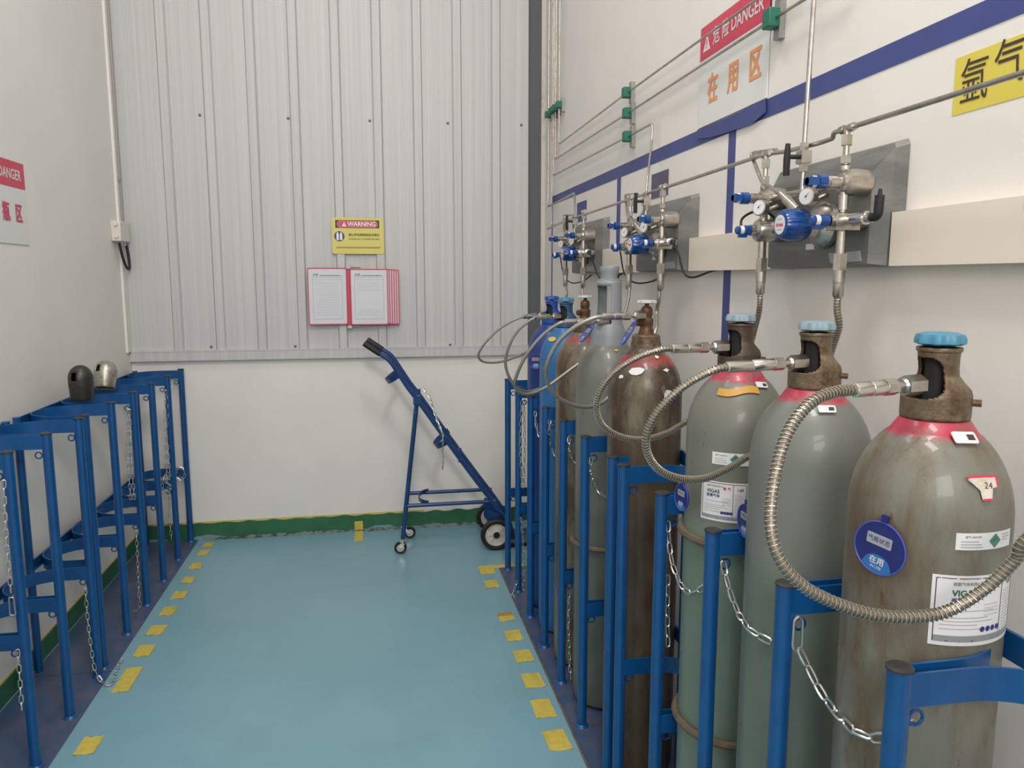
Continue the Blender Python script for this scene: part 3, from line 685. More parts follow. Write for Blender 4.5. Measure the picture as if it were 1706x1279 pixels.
h8 = [at(908, 525, Y=3.48), at(872, 528, Y=3.46)]+Y((860, 532, 3.46), (832, 548, 3.47), (808, 572, 3.48), (797, 592, 3.50), (806, 603, 3.52), (834, 603, 3.54), (868, 591, 3.57), (900, 572, 3.60), (925, 550, 3.62))+[Vector((.93, 3.68, 1.44)), Vector((.97, 3.76, 1.50)), Vector((.97, 3.78, 1.55))]
hose('pigtail_hose', 'steel hose from the dark blue cylinder, reaching farthest left over the aisle', h8, .0055, False)

# ================================================================== regulator panels on the right wall
def panel(y0, label, boot_up=False):
    root = empty('regulator_panel', (XR, y0, 1.60)); tag(root, label, 'gas regulator', 'gas regulator panels on the right wall'); ks = []
    add = lambda mb, n, m, par=None: ks.append((mb.build(n, m), par)) or ks[-1][0]
    # pressed sheet plate: wide at the wall, chamfered to a raised front
    yn, yf = y0-.215, y0+.255; bz, tz = 1.606, 1.862
    bk = [(1.079, yn, bz), (1.079, yf, bz), (1.079, yf, tz), (1.079, yn+.006, tz), (1.079, yn, tz-.012)]
    mp_ = [(1.045, yn+.004, bz+.001), (1.045, yf-.004, bz+.001), (1.055, yf-.01, tz-.008), (1.055, yn+.014, tz-.008), (1.050, yn+.004, tz-.02)]
    fr = [(1.020, yn+.030, bz+.006), (1.020, yf-.03, bz+.006), (1.020, yf-.03, tz-.058), (1.020, yn+.034, tz-.058), (1.020, yn+.030, tz-.062)]
    p = MB(); n = 5; vv = bk+mp_+fr
    p.add(vv, [(0, 1, 2, 3, 4)]+[(i, (i+1) % n, n+(i+1) % n, n+i) for i in range(n)]+[(n+i, n+(i+1) % n, 2*n+(i+1) % n, 2*n+i) for i in range(n)]+[(2*n+4, 2*n+3, 2*n+2, 2*n+1, 2*n)])
    back = add(p, 'back_plate', 'graypanel')
    fl = f_right(1.0195, y0-.09, 1.625)
    add(MB().poly([(-.045, .012), (.07, .014), (.078, -.008), (-.035, -.010)], fl, .0006), 'instruction_label', 'grayprint', back)
    add(MB().poly(rect(.035, .014, 0, 0), f_right(1.0195, y0+.03, 1.655), .0006), 'rating_label', 'white', back)
    X = .97
    def column(y, lower_can):
        t = MB()
        t.tube([(X+.03, y, 1.885), (X+.03, y, 1.885)], .001, 4) if False else None
        t.cyl((X, y, 1.868), (X, y, 1.63), .0062, 14)
        add(t, 'riser_tube', 'steel')
        for z0_, z1_, r_ in ((1.852, 1.872, .0115), (1.816, 1.832, .011)): add(MB().tube([(X, y, z0_), (X, y, z1_)], r_, 6), 'tube_nut', 'steel')
        add(MB().lathe([(.004, 1.792), (.010, 1.798), (.0115, 1.804), (.010, 1.811), (.004, 1.816)], 16, Matrix.Translation((X, y, 0))), 'ball_joint', 'steel')
        for z0_, z1_ in ((1.722, 1.752), (1.632, 1.685)): add(MB().cyl((X, y, z0_), (X, y, z1_), .0097, 14), 'riser_sleeve', 'steel')
        # shut-off valve: can with a neck towards the aisle and a blue lever
        rot = Matrix.Translation((1.022, y, 1.778)) @ Matrix.Rotation(-PI/2, 4, 'Y')
        add(MB().lathe([(.020, 0), (.027, .002), (.028, .03), (.027, .052), (.020, .056), (.019, .062), (.0125, .064), (.0125, .088), (.010, .09), (.010, .098)], 28, rot), 'diaphragm_valve', 'steel')
        r2 = Matrix.Translation((.928, y, 1.778)) @ Matrix.Rotation(-PI/2, 4, 'Y')
        hb = MB().lathe([(.012, 0), (.0145, .002), (.0145, .020), (.011, .022), (.011, .040), (.008, .043)], 20, r2).box((.885, y-.0145, 1.770), (.905, y+.0145, 1.786)); h_ = add(hb, 'blue_handle', 'kblue')
        add(MB().lathe([(.0118, .024), (.0118, .034)], 20, r2, cap0=False, cap1=False), 'white_band', 'white', h_)
        # lower body
        rot = Matrix.Translation((1.020, y, 1.70)) @ Matrix.Rotation(-PI/2, 4, 'Y')
        if lower_can: add(MB().lathe([(.022, 0), (.0285, .003), (.0285, .062), (.025, .068), (.014, .072), (.014, .085)], 28, rot), 'lower_valve', 'steel')
        else: add(MB().lathe([(.018, 0), (.019, .004), (.019, .05), (.016, .06), (.012, .064), (.012, .08)], 24, rot).box((.945, y-.018, 1.68), (1.0, y+.018, 1.712)), 'lower_valve', 'steel')
        r3 = Matrix.Translation((.938, y, 1.70)) @ Matrix.Rotation(-PI/2, 4, 'Y')
        h_ = add(MB().lathe([(.010, 0), (.0125, .002), (.0125, .018), (.010, .02), (.010, .038), (.007, .041)], 18, r3).box((.905, y-.006, 1.682), (.925, y+.006, 1.694)), 'blue_handle', 'kblue')
        add(MB().lathe([(.0108, .022), (.0108, .032)], 20, r3, cap0=False, cap1=False), 'white_band', 'white', h_)
        # hose adaptor
        ad = MB().tube([(X, y, 1.632), (X, y, 1.598)], .0150, 6).tube([(X, y, 1.60), (X, y, 1.572), (X, y, 1.571), (X, y, 1.545), (X, y, 1.54)], [.0122, .0122, .0112, .0112, .008], 20)
        add(ad, 'hose_adaptor', 'steel')
    column(y0-.165, False); column(y0+.165, True)
    # cross pieces between the columns
    for z in (1.778, 1.70): add(MB().cyl((.985, y0-.15, z), (.985, y0+.15, z), .0085, 14), 'cross_tube', 'steel')
    # transmitter towards -y
    add(MB().tube([(X, y0-.165, 1.70), (X, y0-.205, 1.70), (X, y0-.206, 1.70), (X, y0-.245, 1.70), (X, y0-.246, 1.70), (X, y0-.262, 1.70)], [.010, .010, .0135, .0135, .010, .010], 18), 'pressure_switch', 'chrome')
    if boot_up: add(MB().tube(bend([(X, y0-.258, 1.70), (X, y0-.280, 1.70), (X, y0-.282, 1.740)], .014), .0090, 14).tube([(X, y0-.282, 1.738), (X, y0-.282, 1.752)], [.005, .003], 10), 'plug_boot', 'rubber')
    else: add(MB().tube([(X, y0-.258, 1.70), (X, y0-.268, 1.70), (X, y0-.272, 1.69)], [.009, .009, .005], 12), 'plug_boot', 'rubber')
    add(MB().tube(bend([(X, y0+.165, 1.70), (X, y0+.222, 1.70)], .01), .0095, 14).tube([(X, y0+.22, 1.70), (X, y0+.238, 1.70)], .0075, 14), 'side_port', 'chrome')
    # regulator with the big blue knob
    yk = y0-.036
    rot = Matrix.Translation((1.02, yk, 1.70)) @ Matrix.Rotation(-PI/2, 4, 'Y')
    add(MB().lathe([(.045, 0), (.052, .004), (.052, .016), (.040, .030), (.028, .036), (.024, .060)], 36, rot), 'regulator_body', 'steel')
    kb = MB(); seg = 72; pr = [(.020, .0), (.030, .003), (.0355, .012), (.0365, .034), (.034, .056), (.030, .064), (.022, .066)]; r4 = Matrix.Translation((.968, yk, 1.70)) @ Matrix.Rotation(-PI/2, 4, 'Y'); vv = []
    for j, (rr, zz) in enumerate(pr):
        for k in range(seg):
            a = 2*PI*k/seg; q = rr*(1-(.045 if (k % 6 in (0, 1)) and 1 < j < 5 else 0)); vv.append(r4 @ Vector((q*math.cos(a), q*math.sin(a), zz)))
    kb.add(vv, [(i*seg+k, i*seg+(k+1) % seg, (i+1)*seg+(k+1) % seg, (i+1)*seg+k) for i in range(len(pr)-1) for k in range(seg)], True); kb.add(vv[-seg:], [tuple(range(seg))])
    K = add(kb, 'adjusting_knob', 'kblue')
    fk = f_right(.902, yk, 1.70)
    add(MB().poly(circ(.0215, 0, 0, 32), fk, .0008), 'knob_label', 'white', K)
    o = text('druva', .013, fk, 'hotpink', t=.0012, bold=.0003); ks.append((o, K))
    add(MB().poly(rect(.018, .0015, 0, .012), fk, .0012).poly(rect(.02, .0015, 0, -.011), fk, .0012), 'knob_print', 'grayprint', K)
    # gauges facing the aisle
    for gy, gz in ((y0-.082, 1.757), (y0+.125, 1.752)):
        fg = f_plane((.935, gy, gz), (-.9, -.35, 0)); G = MB().lathe([(.006, -.02), (.0185, -.018), (.0195, 0), (.018, .001)], 28, Matrix.Translation((.935, gy, gz)) @ Vector((-.9, -.35, 0)).to_track_quat('Z', 'Y').to_matrix().to_4x4()).cyl((.94, gy, gz-.015), (.985, gy, gz+.005), .006, 10)
        g = add(G, 'pressure_gauge', 'steel')
        add(MB().poly(circ(.0168, 0, 0, 28), fg, .0016), 'dial', 'white', g)
        add(MB().poly([(-.001, 0), (.008, .009), (.001, -.001)], fg, .002).poly(circ(.0022, 0, 0, 8), fg, .002), 'needle', 'ink', g)
    # relief valve on the slant and the loop tube from the header
    a = Vector((.955, y0+.060, 1.778)); b = Vector((.965, y0-.0, 1.735))
    add(MB().tube([a, a+(b-a)*.3, a+(b-a)*.31, b], [.0085, .0085, .0115, .0115], 16), 'relief_valve', 'steel')
    add(MB().tube(bend([(1.0, y0+.17, 1.897), (.985, y0+.275, 1.905), (.955, y0+.15, 1.815), a], .02, 6), .0052, 12), 'vent_tube', 'steel')
    # outlet valve with black lever
    ym = y0-.006
    add(MB().cyl((X, ym, 1.878), (X, ym, 1.76), .0058, 12), 'outlet_tube', 'steel')
    add(MB().box((X-.0125, ym-.0125, 1.838), (X+.0125, ym+.0125, 1.866)).tube([(X, ym, 1.866), (X, ym, 1.884)], .0105, 6).tube([(X, ym, 1.838), (X, ym, 1.820)], .0105, 6), 'ball_valve', 'steel')
    add(MB().cyl((X-.012, ym, 1.853), (X-.034, ym+.004, 1.853), .0052, 12).tube([(X-.036, ym+.008, 1.882), (X-.038, ym+.006, 1.85), (X-.036, ym+.010, 1.812)], [.0055, .0078, .0072], 10), 'black_lever', 'rubber')
    for o, par in ks: rel(o, root) if par is None else None
    for o, par in ks:
        if par is not None:
            o.data.transform(Matrix.Translation(-root.location)); o.parent = par
    return root
PY = [1.636, 2.65, 3.625]
panel(PY[0], 'regulator panel with big blue knob, nearest of the three on the right wall', True)
panel(PY[1], 'middle regulator panel on the right wall, below the dark purple square patch')
panel(PY[2], 'farthest and smallest regulator panel, near the back right corner')

# cream trunking between the panels
for a, b, l in ((.10, 1.418, 'cream wall trunking at the right edge, right of the nearest regulator panel'), (1.893, 2.432, 'cream wall trunking between the nearest and the middle regulator panel'), (2.907, 3.408, 'cream wall trunking behind the tall valve guard, between the middle and far panels')):
    tag(MB().box((1.046, a, 1.606), (XR-.0005, b, 1.714)).build('cable_trunking', 'trunk'), l, 'cable trunking', 'cream cable trunking on the right wall')
f = f_right(1.0458, 1.079, 1.700)
tag(MB().poly(rrect(.03, .02, .004), f, .0006).build('plate_sticker', 'navy'), 'blue-edged sticker on the cream trunking at the right edge of the photo', 'sticker')
# cables
def cable(pts, r, name, label, m='rubber', cat='cable', group=None, n=8, kind=None):
    return tag(MB().tube(spline(pts, n), r, 8).build(name, m), label, cat, group, kind)
cable([(.97, 2.384, 1.695), (.985, 2.372, 1.66), (1.0, 2.36, 1.60), (1.02, 2.33, 1.585), (1.05, 2.27, 1.603), (1.06, 2.25, 1.607)], .0035, 'sensor_cable', 'thin black cable hanging right of the middle regulator panel')
cable([(.97, 3.358, 1.695), (.985, 3.34, 1.65), (1.0, 3.31, 1.59), (1.02, 3.25, 1.56), (1.05, 3.15, 1.600), (1.06, 3.12, 1.607)], .0035, 'sensor_cable', 'thin black cable hanging right of the far regulator panel')
cable([(.955, 1.885, 1.703), (.96, 1.895, 1.735), (.98, 1.87, 1.752), (1.0, 1.83, 1.745), (1.03, 1.80, 1.70)], .0035, 'sensor_cable', 'thin black cable arching at the left side of the nearest regulator panel')
cable([(.96, 2.895, 1.69), (.975, 2.88, 1.60), (1.0, 2.82, 1.565), (1.04, 2.74, 1.572), (1.075, 2.72, 1.60)], .003, 'sensor_cable', 'thin black cable drooping under the middle regulator panel')
cable([(.96, 3.86, 1.69), (.975, 3.84, 1.60), (1.0, 3.78, 1.56), (1.04, 3.70, 1.57), (1.075, 3.68, 1.60)], .003, 'sensor_cable', 'thin black cable drooping under the far regulator panel')

# ================================================================== gas pipes on the right wall
def pipe(name, pts, r, label, joints=(), m='steel'):
    o = MB().tube(bend(pts, .02), r, 12)
    for j in joints:
        j = Vector(j[:3]); o.tube([j-Vector((0, .022, 0)), j-Vector((0, .010, 0))], r*1.75, 6).tube([j+Vector((0, .010, 0)), j+Vector((0, .022, 0))], r*1.75, 6).tube([j-Vector((0, .012, 0)), j+Vector((0, .012, 0))], r*1.3, 10).tube([j, j-Vector((.0, 0, .016))], r*1.3, 10)
    return tag(o.build(name, m), label, 'pipe', 'stainless gas pipes on the right wall')
H0 = []
for y0 in PY: H0 += [(.97, y0-.165, 1.886), (.97, y0+.165, 1.886)]
pipe('header_pipe', [(.97, .3, 1.886), (.97, 1.52, 1.886), (.98, 1.535, 1.878), (.985, 1.60, 1.878), (.985, 1.74, 1.882), (.97, 1.80, 1.886), (.97, 3.80, 1.870), (1.03, 4.45, 1.87)], .0052, 'long stainless header pipe running in front of the wall above all three regulator panels', H0)
zc = 3.7
def ytop(u, v, X=1.05): p = at(u, v, X=X); return p
p0 = ytop(931, 241); pipe('gas_pipe', [(1.05, p0.y, zc), p0, at(1045, 155, X=1.05), at(1257, 2, X=1.05), at(1340, -62, X=1.05)], .0042, 'topmost of the stainless pipes, sloping up across the red danger header')
p0 = ytop(925, 266); pipe('gas_pipe', [(1.05, p0.y, zc), p0, at(1046, 189, X=1.05), at(1287, 33, X=1.05), at(1420, -50, X=1.05)], .0042, 'second stainless pipe, held by the green clamp at the corner of the danger sign')
p0 = ytop(922, 293); q = at(1087, 206, X=1.05)
pipe('gas_pipe', [(1.05, p0.y, zc), p0, at(1046, 228, X=1.05), q, (1.05, q.y+.0, 2.10), (.985, PY[1]-.006+.03, 1.94), (.97, PY[1]-.006, 1.884)], .0044, 'third stainless pipe, turning down to the middle regulator panel')
p0 = ytop(919, 377); pipe('gas_pipe', [(1.05, p0.y, zc), p0, at(940, 370, X=1.0), (.975, 3.80, 1.872)], .004, 'thin stainless pipe in the corner dropping to the far end of the header pipe')
p0 = ytop(913, 345); q = at(957, 322, X=.99)
pipe('gas_pipe', [(1.05, p0.y, zc), p0, q, (.97, PY[2]-.006, 1.884)], .005, 'stainless pipe nearest the corner, bending along the blue tape to the far regulator panel')
pipe('gas_pipe', [(.97, PY[0]-.006, 1.884), (1.03, 1.70, 2.95)], .0055, 'stainless pipe rising from the nearest regulator panel to the top of the photo')
# green clamps
def clamp(P, label, grp, ax='y', s_=.026):
    root = empty('pipe_clamp', P); tag(root, label, 'pipe clamp', grp); P = Vector(P)
    b = MB().box((P.x-.020, P.y-s_/2, P.z-s_/2*1.2), (P.x+.012, P.y+s_/2, P.z+s_/2*1.2)); o = b.build('clamp_block', 'clampg'); rel(o, root)
    bv = o.modifiers.new('b', 'BEVEL'); bv.width = .003; bv.segments = 2
    o = MB().box((P.x+.012, P.y-s_*.35, P.z-s_*1.25), (XR-.0002, P.y+s_*.35, P.z+s_*1.25)).build('clamp_rail', 'clampbase'); rel(o, root)
    return root
for (u, v), l in (((1045, 155), 'green pipe clamp left of the danger sign, top one of the column of three'), ((1046, 189), 'green pipe clamp left of the danger sign, middle one of the column of three'), ((1046, 228), 'green pipe clamp left of the danger sign, lowest of the column of three')):
    clamp(at(u, v, X=1.05), l, 'green clamps holding the sloping pipes', s_=.034)
clamp(at(1287, 32, X=1.05), 'green pipe clamp at the top right corner of the danger sign', 'green clamps holding the sloping pipes', s_=.040)
ord5 = ['nearest the corner', 'second from the corner', 'third from the corner', 'fourth from the corner', 'farthest from the corner']
for k, u in enumerate((913, 919, 922, 925, 931)):
    p = at(u, 300, X=1.05); clamp((1.05, p.y, 2.535+.0*k), f'small green clamp on the vertical pipes in the corner, {ord5[k]}', 'green clamps on the vertical corner pipes', s_=.030)

# ================================================================== tape, signs, patches on the right wall
tz0, tz1 = 2.018, 2.067
tag(MB().box((XR-.0015, .1, tz0), (XR-.0001, 4.56, tz1)).build('wall_tape', 'btape'), 'long horizontal dark blue tape stripe across the right wall', 'tape', 'dark blue tape on the right wall')
for y0_, y1_, z0_, z1_, l in ((2.190, 2.237, .9, tz0, 'vertical blue tape stripe left of the nearest regulator panel'), (3.262, 3.312, 1.3, tz0, 'vertical blue tape stripe just left of the middle regulator panel'), (4.535, 4.56, .9, tz0, 'vertical blue tape stripe in the back right corner')):
    tag(MB().box((XR-.0012, y0_, z0_), (XR-.0001, y1_, z1_)).build('wall_tape', 'btape'), l, 'tape', 'dark blue tape on the right wall')
tag(MB().box((XR-.002, 2.713, 1.886), (XR-.0001, 2.884, 1.978)).build('wall_patch', 'ptape'), 'dark purple square patch on the wall above the middle regulator panel', 'patch')
tag(MB().box((XR-.002, 3.80, 1.875), (XR-.0001, 3.98, 1.974)).build('wall_patch', 'btape'), 'blue square patch on the wall behind the far regulator panel', 'patch')
def danger_sign(frame_fn, label, body, bm, cx_list, hdr='危 险 DANGER', gx=0, W_=.447, H_=.312, bs=.095, tri=True, body_y=-.075):
    o = MB().poly(rect(W_, H_), frame_fn, .003).build('danger_sign', 'acrylic'); tag(o, label, 'sign')
    h = MB().poly(rect(W_, .103, 0, H_/2-.0515), frame_fn, .0034).build('red_header', 'red', o)
    sh = lambda dx, dy: (lambda a, b, t: frame_fn(a+dx, b+dy, t))
    yh = H_/2-.0535
    text(hdr, .056, sh(.03, yh), 'acrylic', h, t=.0042, bold=.0008, sx=.86)
    tr = MB().poly([(-.20, yh-.026), (-.15, yh-.026), (-.175, yh+.024)], frame_fn, .0042).build('warning_triangle', 'acrylic', h)
    MB().poly([(-.1775, yh-.008), (-.1725, yh-.008), (-.1718, yh+.010), (-.1782, yh+.010)], frame_fn, .0048).poly(circ(.003, -.175, yh-.016, 10), frame_fn, .0048).build('exclamation_mark', 'red', tr)
    for ch, dx in zip(body, cx_list): text(ch, bs, sh(dx, body_y), bm, o, t=.0042, bold=.0022, sx=.80)
    return o
fr_ = f_right(XR-.002, 2.2325, 2.226)
cxs = [2.2325-at(u, v, X=XR-.006).y for u, v in ((1187, 150), (1221, 134), (1258, 110))]
danger_sign(fr_, 'large danger sign with red header and orange characters on the right wall', '在用区', 'orange', cxs, body_y=-.055)
tag(MB().poly([(-.225, -.006), (-.223, .022), (-.1, .020), (0, .019), (.13, .020), (.222, .024), (.226, -.014), (.15, -.030), (0, -.026), (-.12, -.020)], f_right(XR-.0062, 2.2325, 2.045), .0015).build('wall_tape', 'btape'), 'loose dark blue tape strip holding the bottom edge of the danger sign', 'tape', 'dark blue tape on the right wall')
o = MB().box((XR-.001, .96, 1.882), (XR-.0001, 1.312, 1.985)).build('gas_name_sheet', 'ysheet'); tag(o, 'yellow sheet with large dark characters at the right edge of the photo', 'sign')
for ch, u, v in (('氩', 1624, 137), ('气', 1683, 107)):
    p = at(u, v, X=XR); text(ch, .085, f_right(XR-.001, p.y, p.z-.001), 'ink', o, t=.001, sx=.82)
# left wall: danger sign, conduit, junction box
fl_ = f_left(XL+.0005, 3.292, 1.880)
danger_sign(fl_, 'danger sign with red header and red characters cut by the left edge of the photo', '空瓶区', 'red', (-.10, .035, .145), H_=.325, W_=.447, bs=.078, body_y=-.045)
cd = MB(); cd.cyl((XL+.012, 4.745, 1.90), (XL+.012, 4.745, 3.7), .007, 12); cd.cyl((XL+.010, 4.715, 1.90), (XL+.010, 4.715, 3.7), .006, 12)
cd.box((XL, 4.70, 2.125), (XL+.024, 4.71, 2.14)); tag(cd.build('wall_conduit', 'conduit'), 'thin metal conduit running down the left wall beside the corner', 'conduit')
jb = empty('junction_box', (XL, 4.62, 1.79)); tag(jb, 'small white junction box at the lower end of the conduit', 'junction box')
b_ = MB().box((XL, 4.56, 1.785), (XL+.05, 4.72, 1.895)).build('box_body', 'boxw'); rel(b_, jb)
md = b_.modifiers.new('b', 'BEVEL'); md.width = .004; md.segments = 2
for y_, z_ in ((4.565, 1.875), (4.565, 1.81)):
    rel(MB().cyl((XL+.03, y_-.018, z_), (XL+.03, y_, z_), .009, 12).build('cable_gland', 'boxw'), jb)
rel(MB().cyl((XL+.025, 4.64, 1.79), (XL+.025, 4.64, 1.765), .009, 12).cyl((XL+.025, 4.70, 1.79), (XL+.025, 4.70, 1.765), .009, 12).build('cable_gland', 'boxw'), jb)
cable([(XL+.025, 4.61, 1.775), (XL+.03, 4.62, 1.72), (XL+.034, 4.66, 1.655), (XL+.034, 4.715, 1.635), (XL+.034, 4.735, 1.66), (XL+.030, 4.73, 1.74), (XL+.022, 4.715, 1.80), (XL+.018, 4.725, 1.90)], .0075, 'power_cable', 'thick black cable looping under the white junction box')

# ================================================================== back wall: warning sign and document holder
o = MB().poly(rrect(.306, .213, .014), f_back(-.070, YB-.026, 1.835), .003).build('warning_sign', 'yellow'); tag(o, 'yellow warning sign with red banner on the ribbed metal wall', 'sign')
fb = f_back(-.070, YB-.029, 1.835); sh = lambda dx, dy: (lambda a, b, t: fb(a+dx, b+dy, t))
MB().poly(rect(.258, .046, -.002, .069), fb, .0004).build('black_banner', 'ink', o)
MB().poly(rrect(.240, .038, .0185, -.002, .069), fb, .0007).build('red_banner', 'red', o)
mb = MB(); mb.tube([fb(a, b, .0008) for a, b in rrect(.236, .034, .0165, -.002, .069)], .0008, 5, closed=True); mb.build('banner_outline', 'acrylic', o)
text('WARNING', .034, sh(.024, .0685), 'acrylic', o, t=.0012, bold=.0006, sx=1.0)
MB().poly([(-.092, .056), (-.066, .056), (-.079, .081)], fb, .0012).build('warning_triangle', 'acrylic', o)
MB().poly(rect(.0025, .010, -.079, .067), fb, .0016).build('exclamation_mark', 'red', o)
MB().poly(circ(.030, -.109, -.003), fb, .0005).build('blue_disc', 'navy', o)
g_ = MB()
for cx in (-.119, -.099): g_.poly([(cx-.007, -.025), (cx+.007, -.025), (cx+.007, .010), (cx+.003, .018), (cx+.002, .022), (cx-.002, .022), (cx-.003, .018), (cx-.007, .010)], fb, .001)
g_.build('bottle_pictogram', 'acrylic', o)
text('确认所有钢瓶固定在架位', .0165, sh(.036, .005), 'olive', o, t=.0008, bold=.0004)
text('CONFIRM ALL CYLINDERS SECURED', .0112, sh(.036, -.019), 'olive', o, t=.0008, bold=.0002)
g_ = MB()
for i in range(34):
    x = -.128+i*.0076; g_.poly([(x, -.074), (x+.004, -.074), (x+.007, -.064), (x+.003, -.064)], fb, .0005)
g_.build('hazard_stripes', 'olive', o)
# document holder
dh = empty('document_holder', (-.143, YB-.03, 1.295)); tag(dh, 'open red-framed document holder with white sheets below the warning sign', 'document holder')
def sleeve(x0, x1, z0, z1, y, t=.004, yaw=0):
    P = Vector((-.132, y, 0)); R_ = Matrix.Translation(P) @ Matrix.Rotation(yaw, 4, 'Z') @ Matrix.Translation(-P)
    f = lambda a, b, c: R_ @ Vector((a, y-c, b)); mb = MB(); w_ = .006
    pts = rrect(x1-x0, z1-z0, .010, (x0+x1)/2, (z0+z1)/2, 4); inn = rrect(x1-x0-2*w_, z1-z0-2*w_, .006, (x0+x1)/2, (z0+z1)/2, 4); n = len(pts)
    vv = [f(a, b, 0) for a, b in pts]+[f(a, b, t) for a, b in pts]+[f(a, b, 0) for a, b in inn]+[f(a, b, t) for a, b in inn]; ff = []
    for i in range(n):
        j = (i+1) % n; ff += [(i, j, n+j, n+i), (2*n+i, 3*n+i, 3*n+j, 2*n+j), (n+i, n+j, 3*n+j, 3*n+i), (i, 2*n+i, 2*n+j, j)]
    mb.add(vv, ff); s_ = mb.build('sleeve_frame', 'red'); rel(s_, dh)
    pg = MB().add([f(a, b, t*.4) for a, b in rect(x1-x0-2*w_, z1-z0-2*w_, (x0+x1)/2, (z0+z1)/2)], [(0, 1, 2, 3)]).build('page', 'paper'); pg.data.transform(Matrix.Translation(-dh.location)); pg.parent = s_
    return s_, f
z0, z1 = 1.302, 1.640
for k in range(5): sleeve(-.122, .112+.014*(4-k), z0+.001*k, z1-.004+.001*k, YB-.030-.006*k, .004)
s1, fA = sleeve(-.372, -.142, z0+.004, z1+.006, YB-.040, .004, .05)
s2, fB = sleeve(-.124, .100, z0+.002, z1, YB-.062, .004)
for s_, f, xc, tt in ((s1, fA, -.257, 'A'), (s2, fB, -.012, 'B')):
    mb = MB(); t = .0024
    for (ww, hh, cx, cz) in ((.170, .0016, 0, .115), (.170, .0016, 0, -.135), (.0016, .25, -.085, -.01), (.0016, .25, .085, -.01), (.16, .0012, 0, .1), (.10, .006, .005, .125), (.03, .005, .065, .125)):
        a, b = xc+cx, 1.475+cz; vv = [f(a-ww/2, b-hh/2, t), f(a+ww/2, b-hh/2, t), f(a+ww/2, b+hh/2, t), f(a-ww/2, b+hh/2, t)]; mb.add(vv, [(0, 1, 2, 3)])
    for i in range(14):
        ww = .14; a, b = xc, 1.475+.08-.0145*i
        if tt == 'B' and 3 < i < 11: continue
        mb.add([f(a-ww/2, b-.0004, t), f(a+ww/2, b-.0004, t), f(a+ww/2, b+.0004, t), f(a-ww/2, b+.0004, t)], [(0, 1, 2, 3)])
    pr_ = mb.build('form_print', 'grayprint'); pr_.data.transform(Matrix.Translation(-dh.location)); pr_.parent = s_
    tx = text('亚德', .016, lambda a, b, c, xc=xc, f=f: f(xc-.068+a, 1.603+b, .0026), 'ink', None, name='form_heading'); tx.data.transform(Matrix.Translation(-dh.location)); tx.parent = s_
rel(MB().box((-.140, YB-.05, 1.285), (-.126, YB-.024, 1.655)).build('spine', 'red'), dh)
rel(MB().box((-.145, YB-.056, 1.640), (-.120, YB-.024, 1.662)).box((-.145, YB-.056, 1.284), (-.120, YB-.024, 1.300)).box((-.13, YB-.03, 1.650), (-.06, YB-.024, 1.662)).box((-.13, YB-.03, 1.288), (-.06, YB-.024, 1.298)).build('mounting_bracket', 'clad'), dh)

# ================================================================== floor tape
def ftape(x, y, w_, l_, lab, grp, rz=0, sk=.0):
    mb = MB(); ca, sa = math.cos(rz), math.sin(rz); n = 6; vv = []
    for z in (.0004, .0016):
        for j in range(2):
            for i in range(n+1):
                a = -w_/2+w_*i/n+random.uniform(-.003, .003); b = (-l_/2 if j == 0 else l_/2)+random.uniform(-.004, .004)
                vv.append((x+a*ca-b*sa, y+a*sa+b*ca, z+(.0012 if (i == n and j == 0) else 0)))
    k = n+1; ff = []
    for i in range(n): ff += [(i, i+1, k+i+1, k+i), (2*k+i, 3*k+i, 3*k+i+1, 2*k+i+1), (i, 2*k+i, 2*k+i+1, i+1), (k+i, k+i+1, 3*k+i+1, 3*k+i)]
    mb.add(vv, ff); return tag(mb.build('floor_tape', 'ytape'), lab, 'tape', grp)
nth = ['nearest the camera', 'second from the camera', 'third from the camera', 'fourth from the camera', 'fifth from the camera', 'sixth from the camera', 'seventh from the camera', 'eighth from the camera', 'ninth from the camera', 'tenth from the camera']
for k, (x, y, w_, l_) in enumerate([(-.988, 2.635, .062, .10), (-.992, 3.077, .062, .19), (-.995, 3.319, .066, .105), (-.997, 3.515, .066, .10), (-.995, 3.719, .064, .10), (-.990, 3.912, .064, .095), (-.991, 4.109, .058, .085), (-.994, 4.309, .06, .09), (-.999, 4.52, .056, .085), (-.997, 4.655, .058, .07)]):
    ftape(x, y, w_, l_, f'yellow tape dash on the floor beside the left rack, {nth[k]}', 'yellow floor dashes beside the left rack', -.04+.02*(k % 3))
for k, (x, y, w_, l_) in enumerate([(.594, 2.376, .075, .115), (.590, 2.577, .075, .12), (.594, 2.777, .075, .11), (.595, 2.979, .075, .10), (.589, 3.170, .07, .10), (.588, 3.363, .068, .085), (.582, 3.763, .07, .095)]):
    o = ftape(x, y, w_, l_, f'yellow tape dash on the floor beside the right rack, {nth[k]}', 'yellow floor dashes beside the right rack', .03)
o = MB().box((.545, 3.90, .0004), (.625, 3.99, .0016)).box((.545, 3.975, .0006), (.80, 4.02, .0017)).build('floor_tape', 'ytape'); tag(o, 'L-shaped yellow floor tape at the far corner of the right rack', 'tape')
o = MB().box((-.140, 4.56, .0004), (-.088, 4.765, .0016)).box((-.140, YB-.0075, .0), (-.088, YB-.0062, .06)).build('floor_tape', 'ytape'); tag(o, 'single yellow tape piece at the middle of the back wall foot', 'tape')
o = MB().poly([(-.036, .006), (.036, .010), (.034, .045), (-.034, .042)], lambda u, v, t: Vector((.588+u, 3.366+v, .0017+t)), .0008).build('worn_end', 'ytape_d')
o.parent = [x for x in COL.objects if x.get('label', '').endswith('beside the right rack, sixth from the camera')][0]

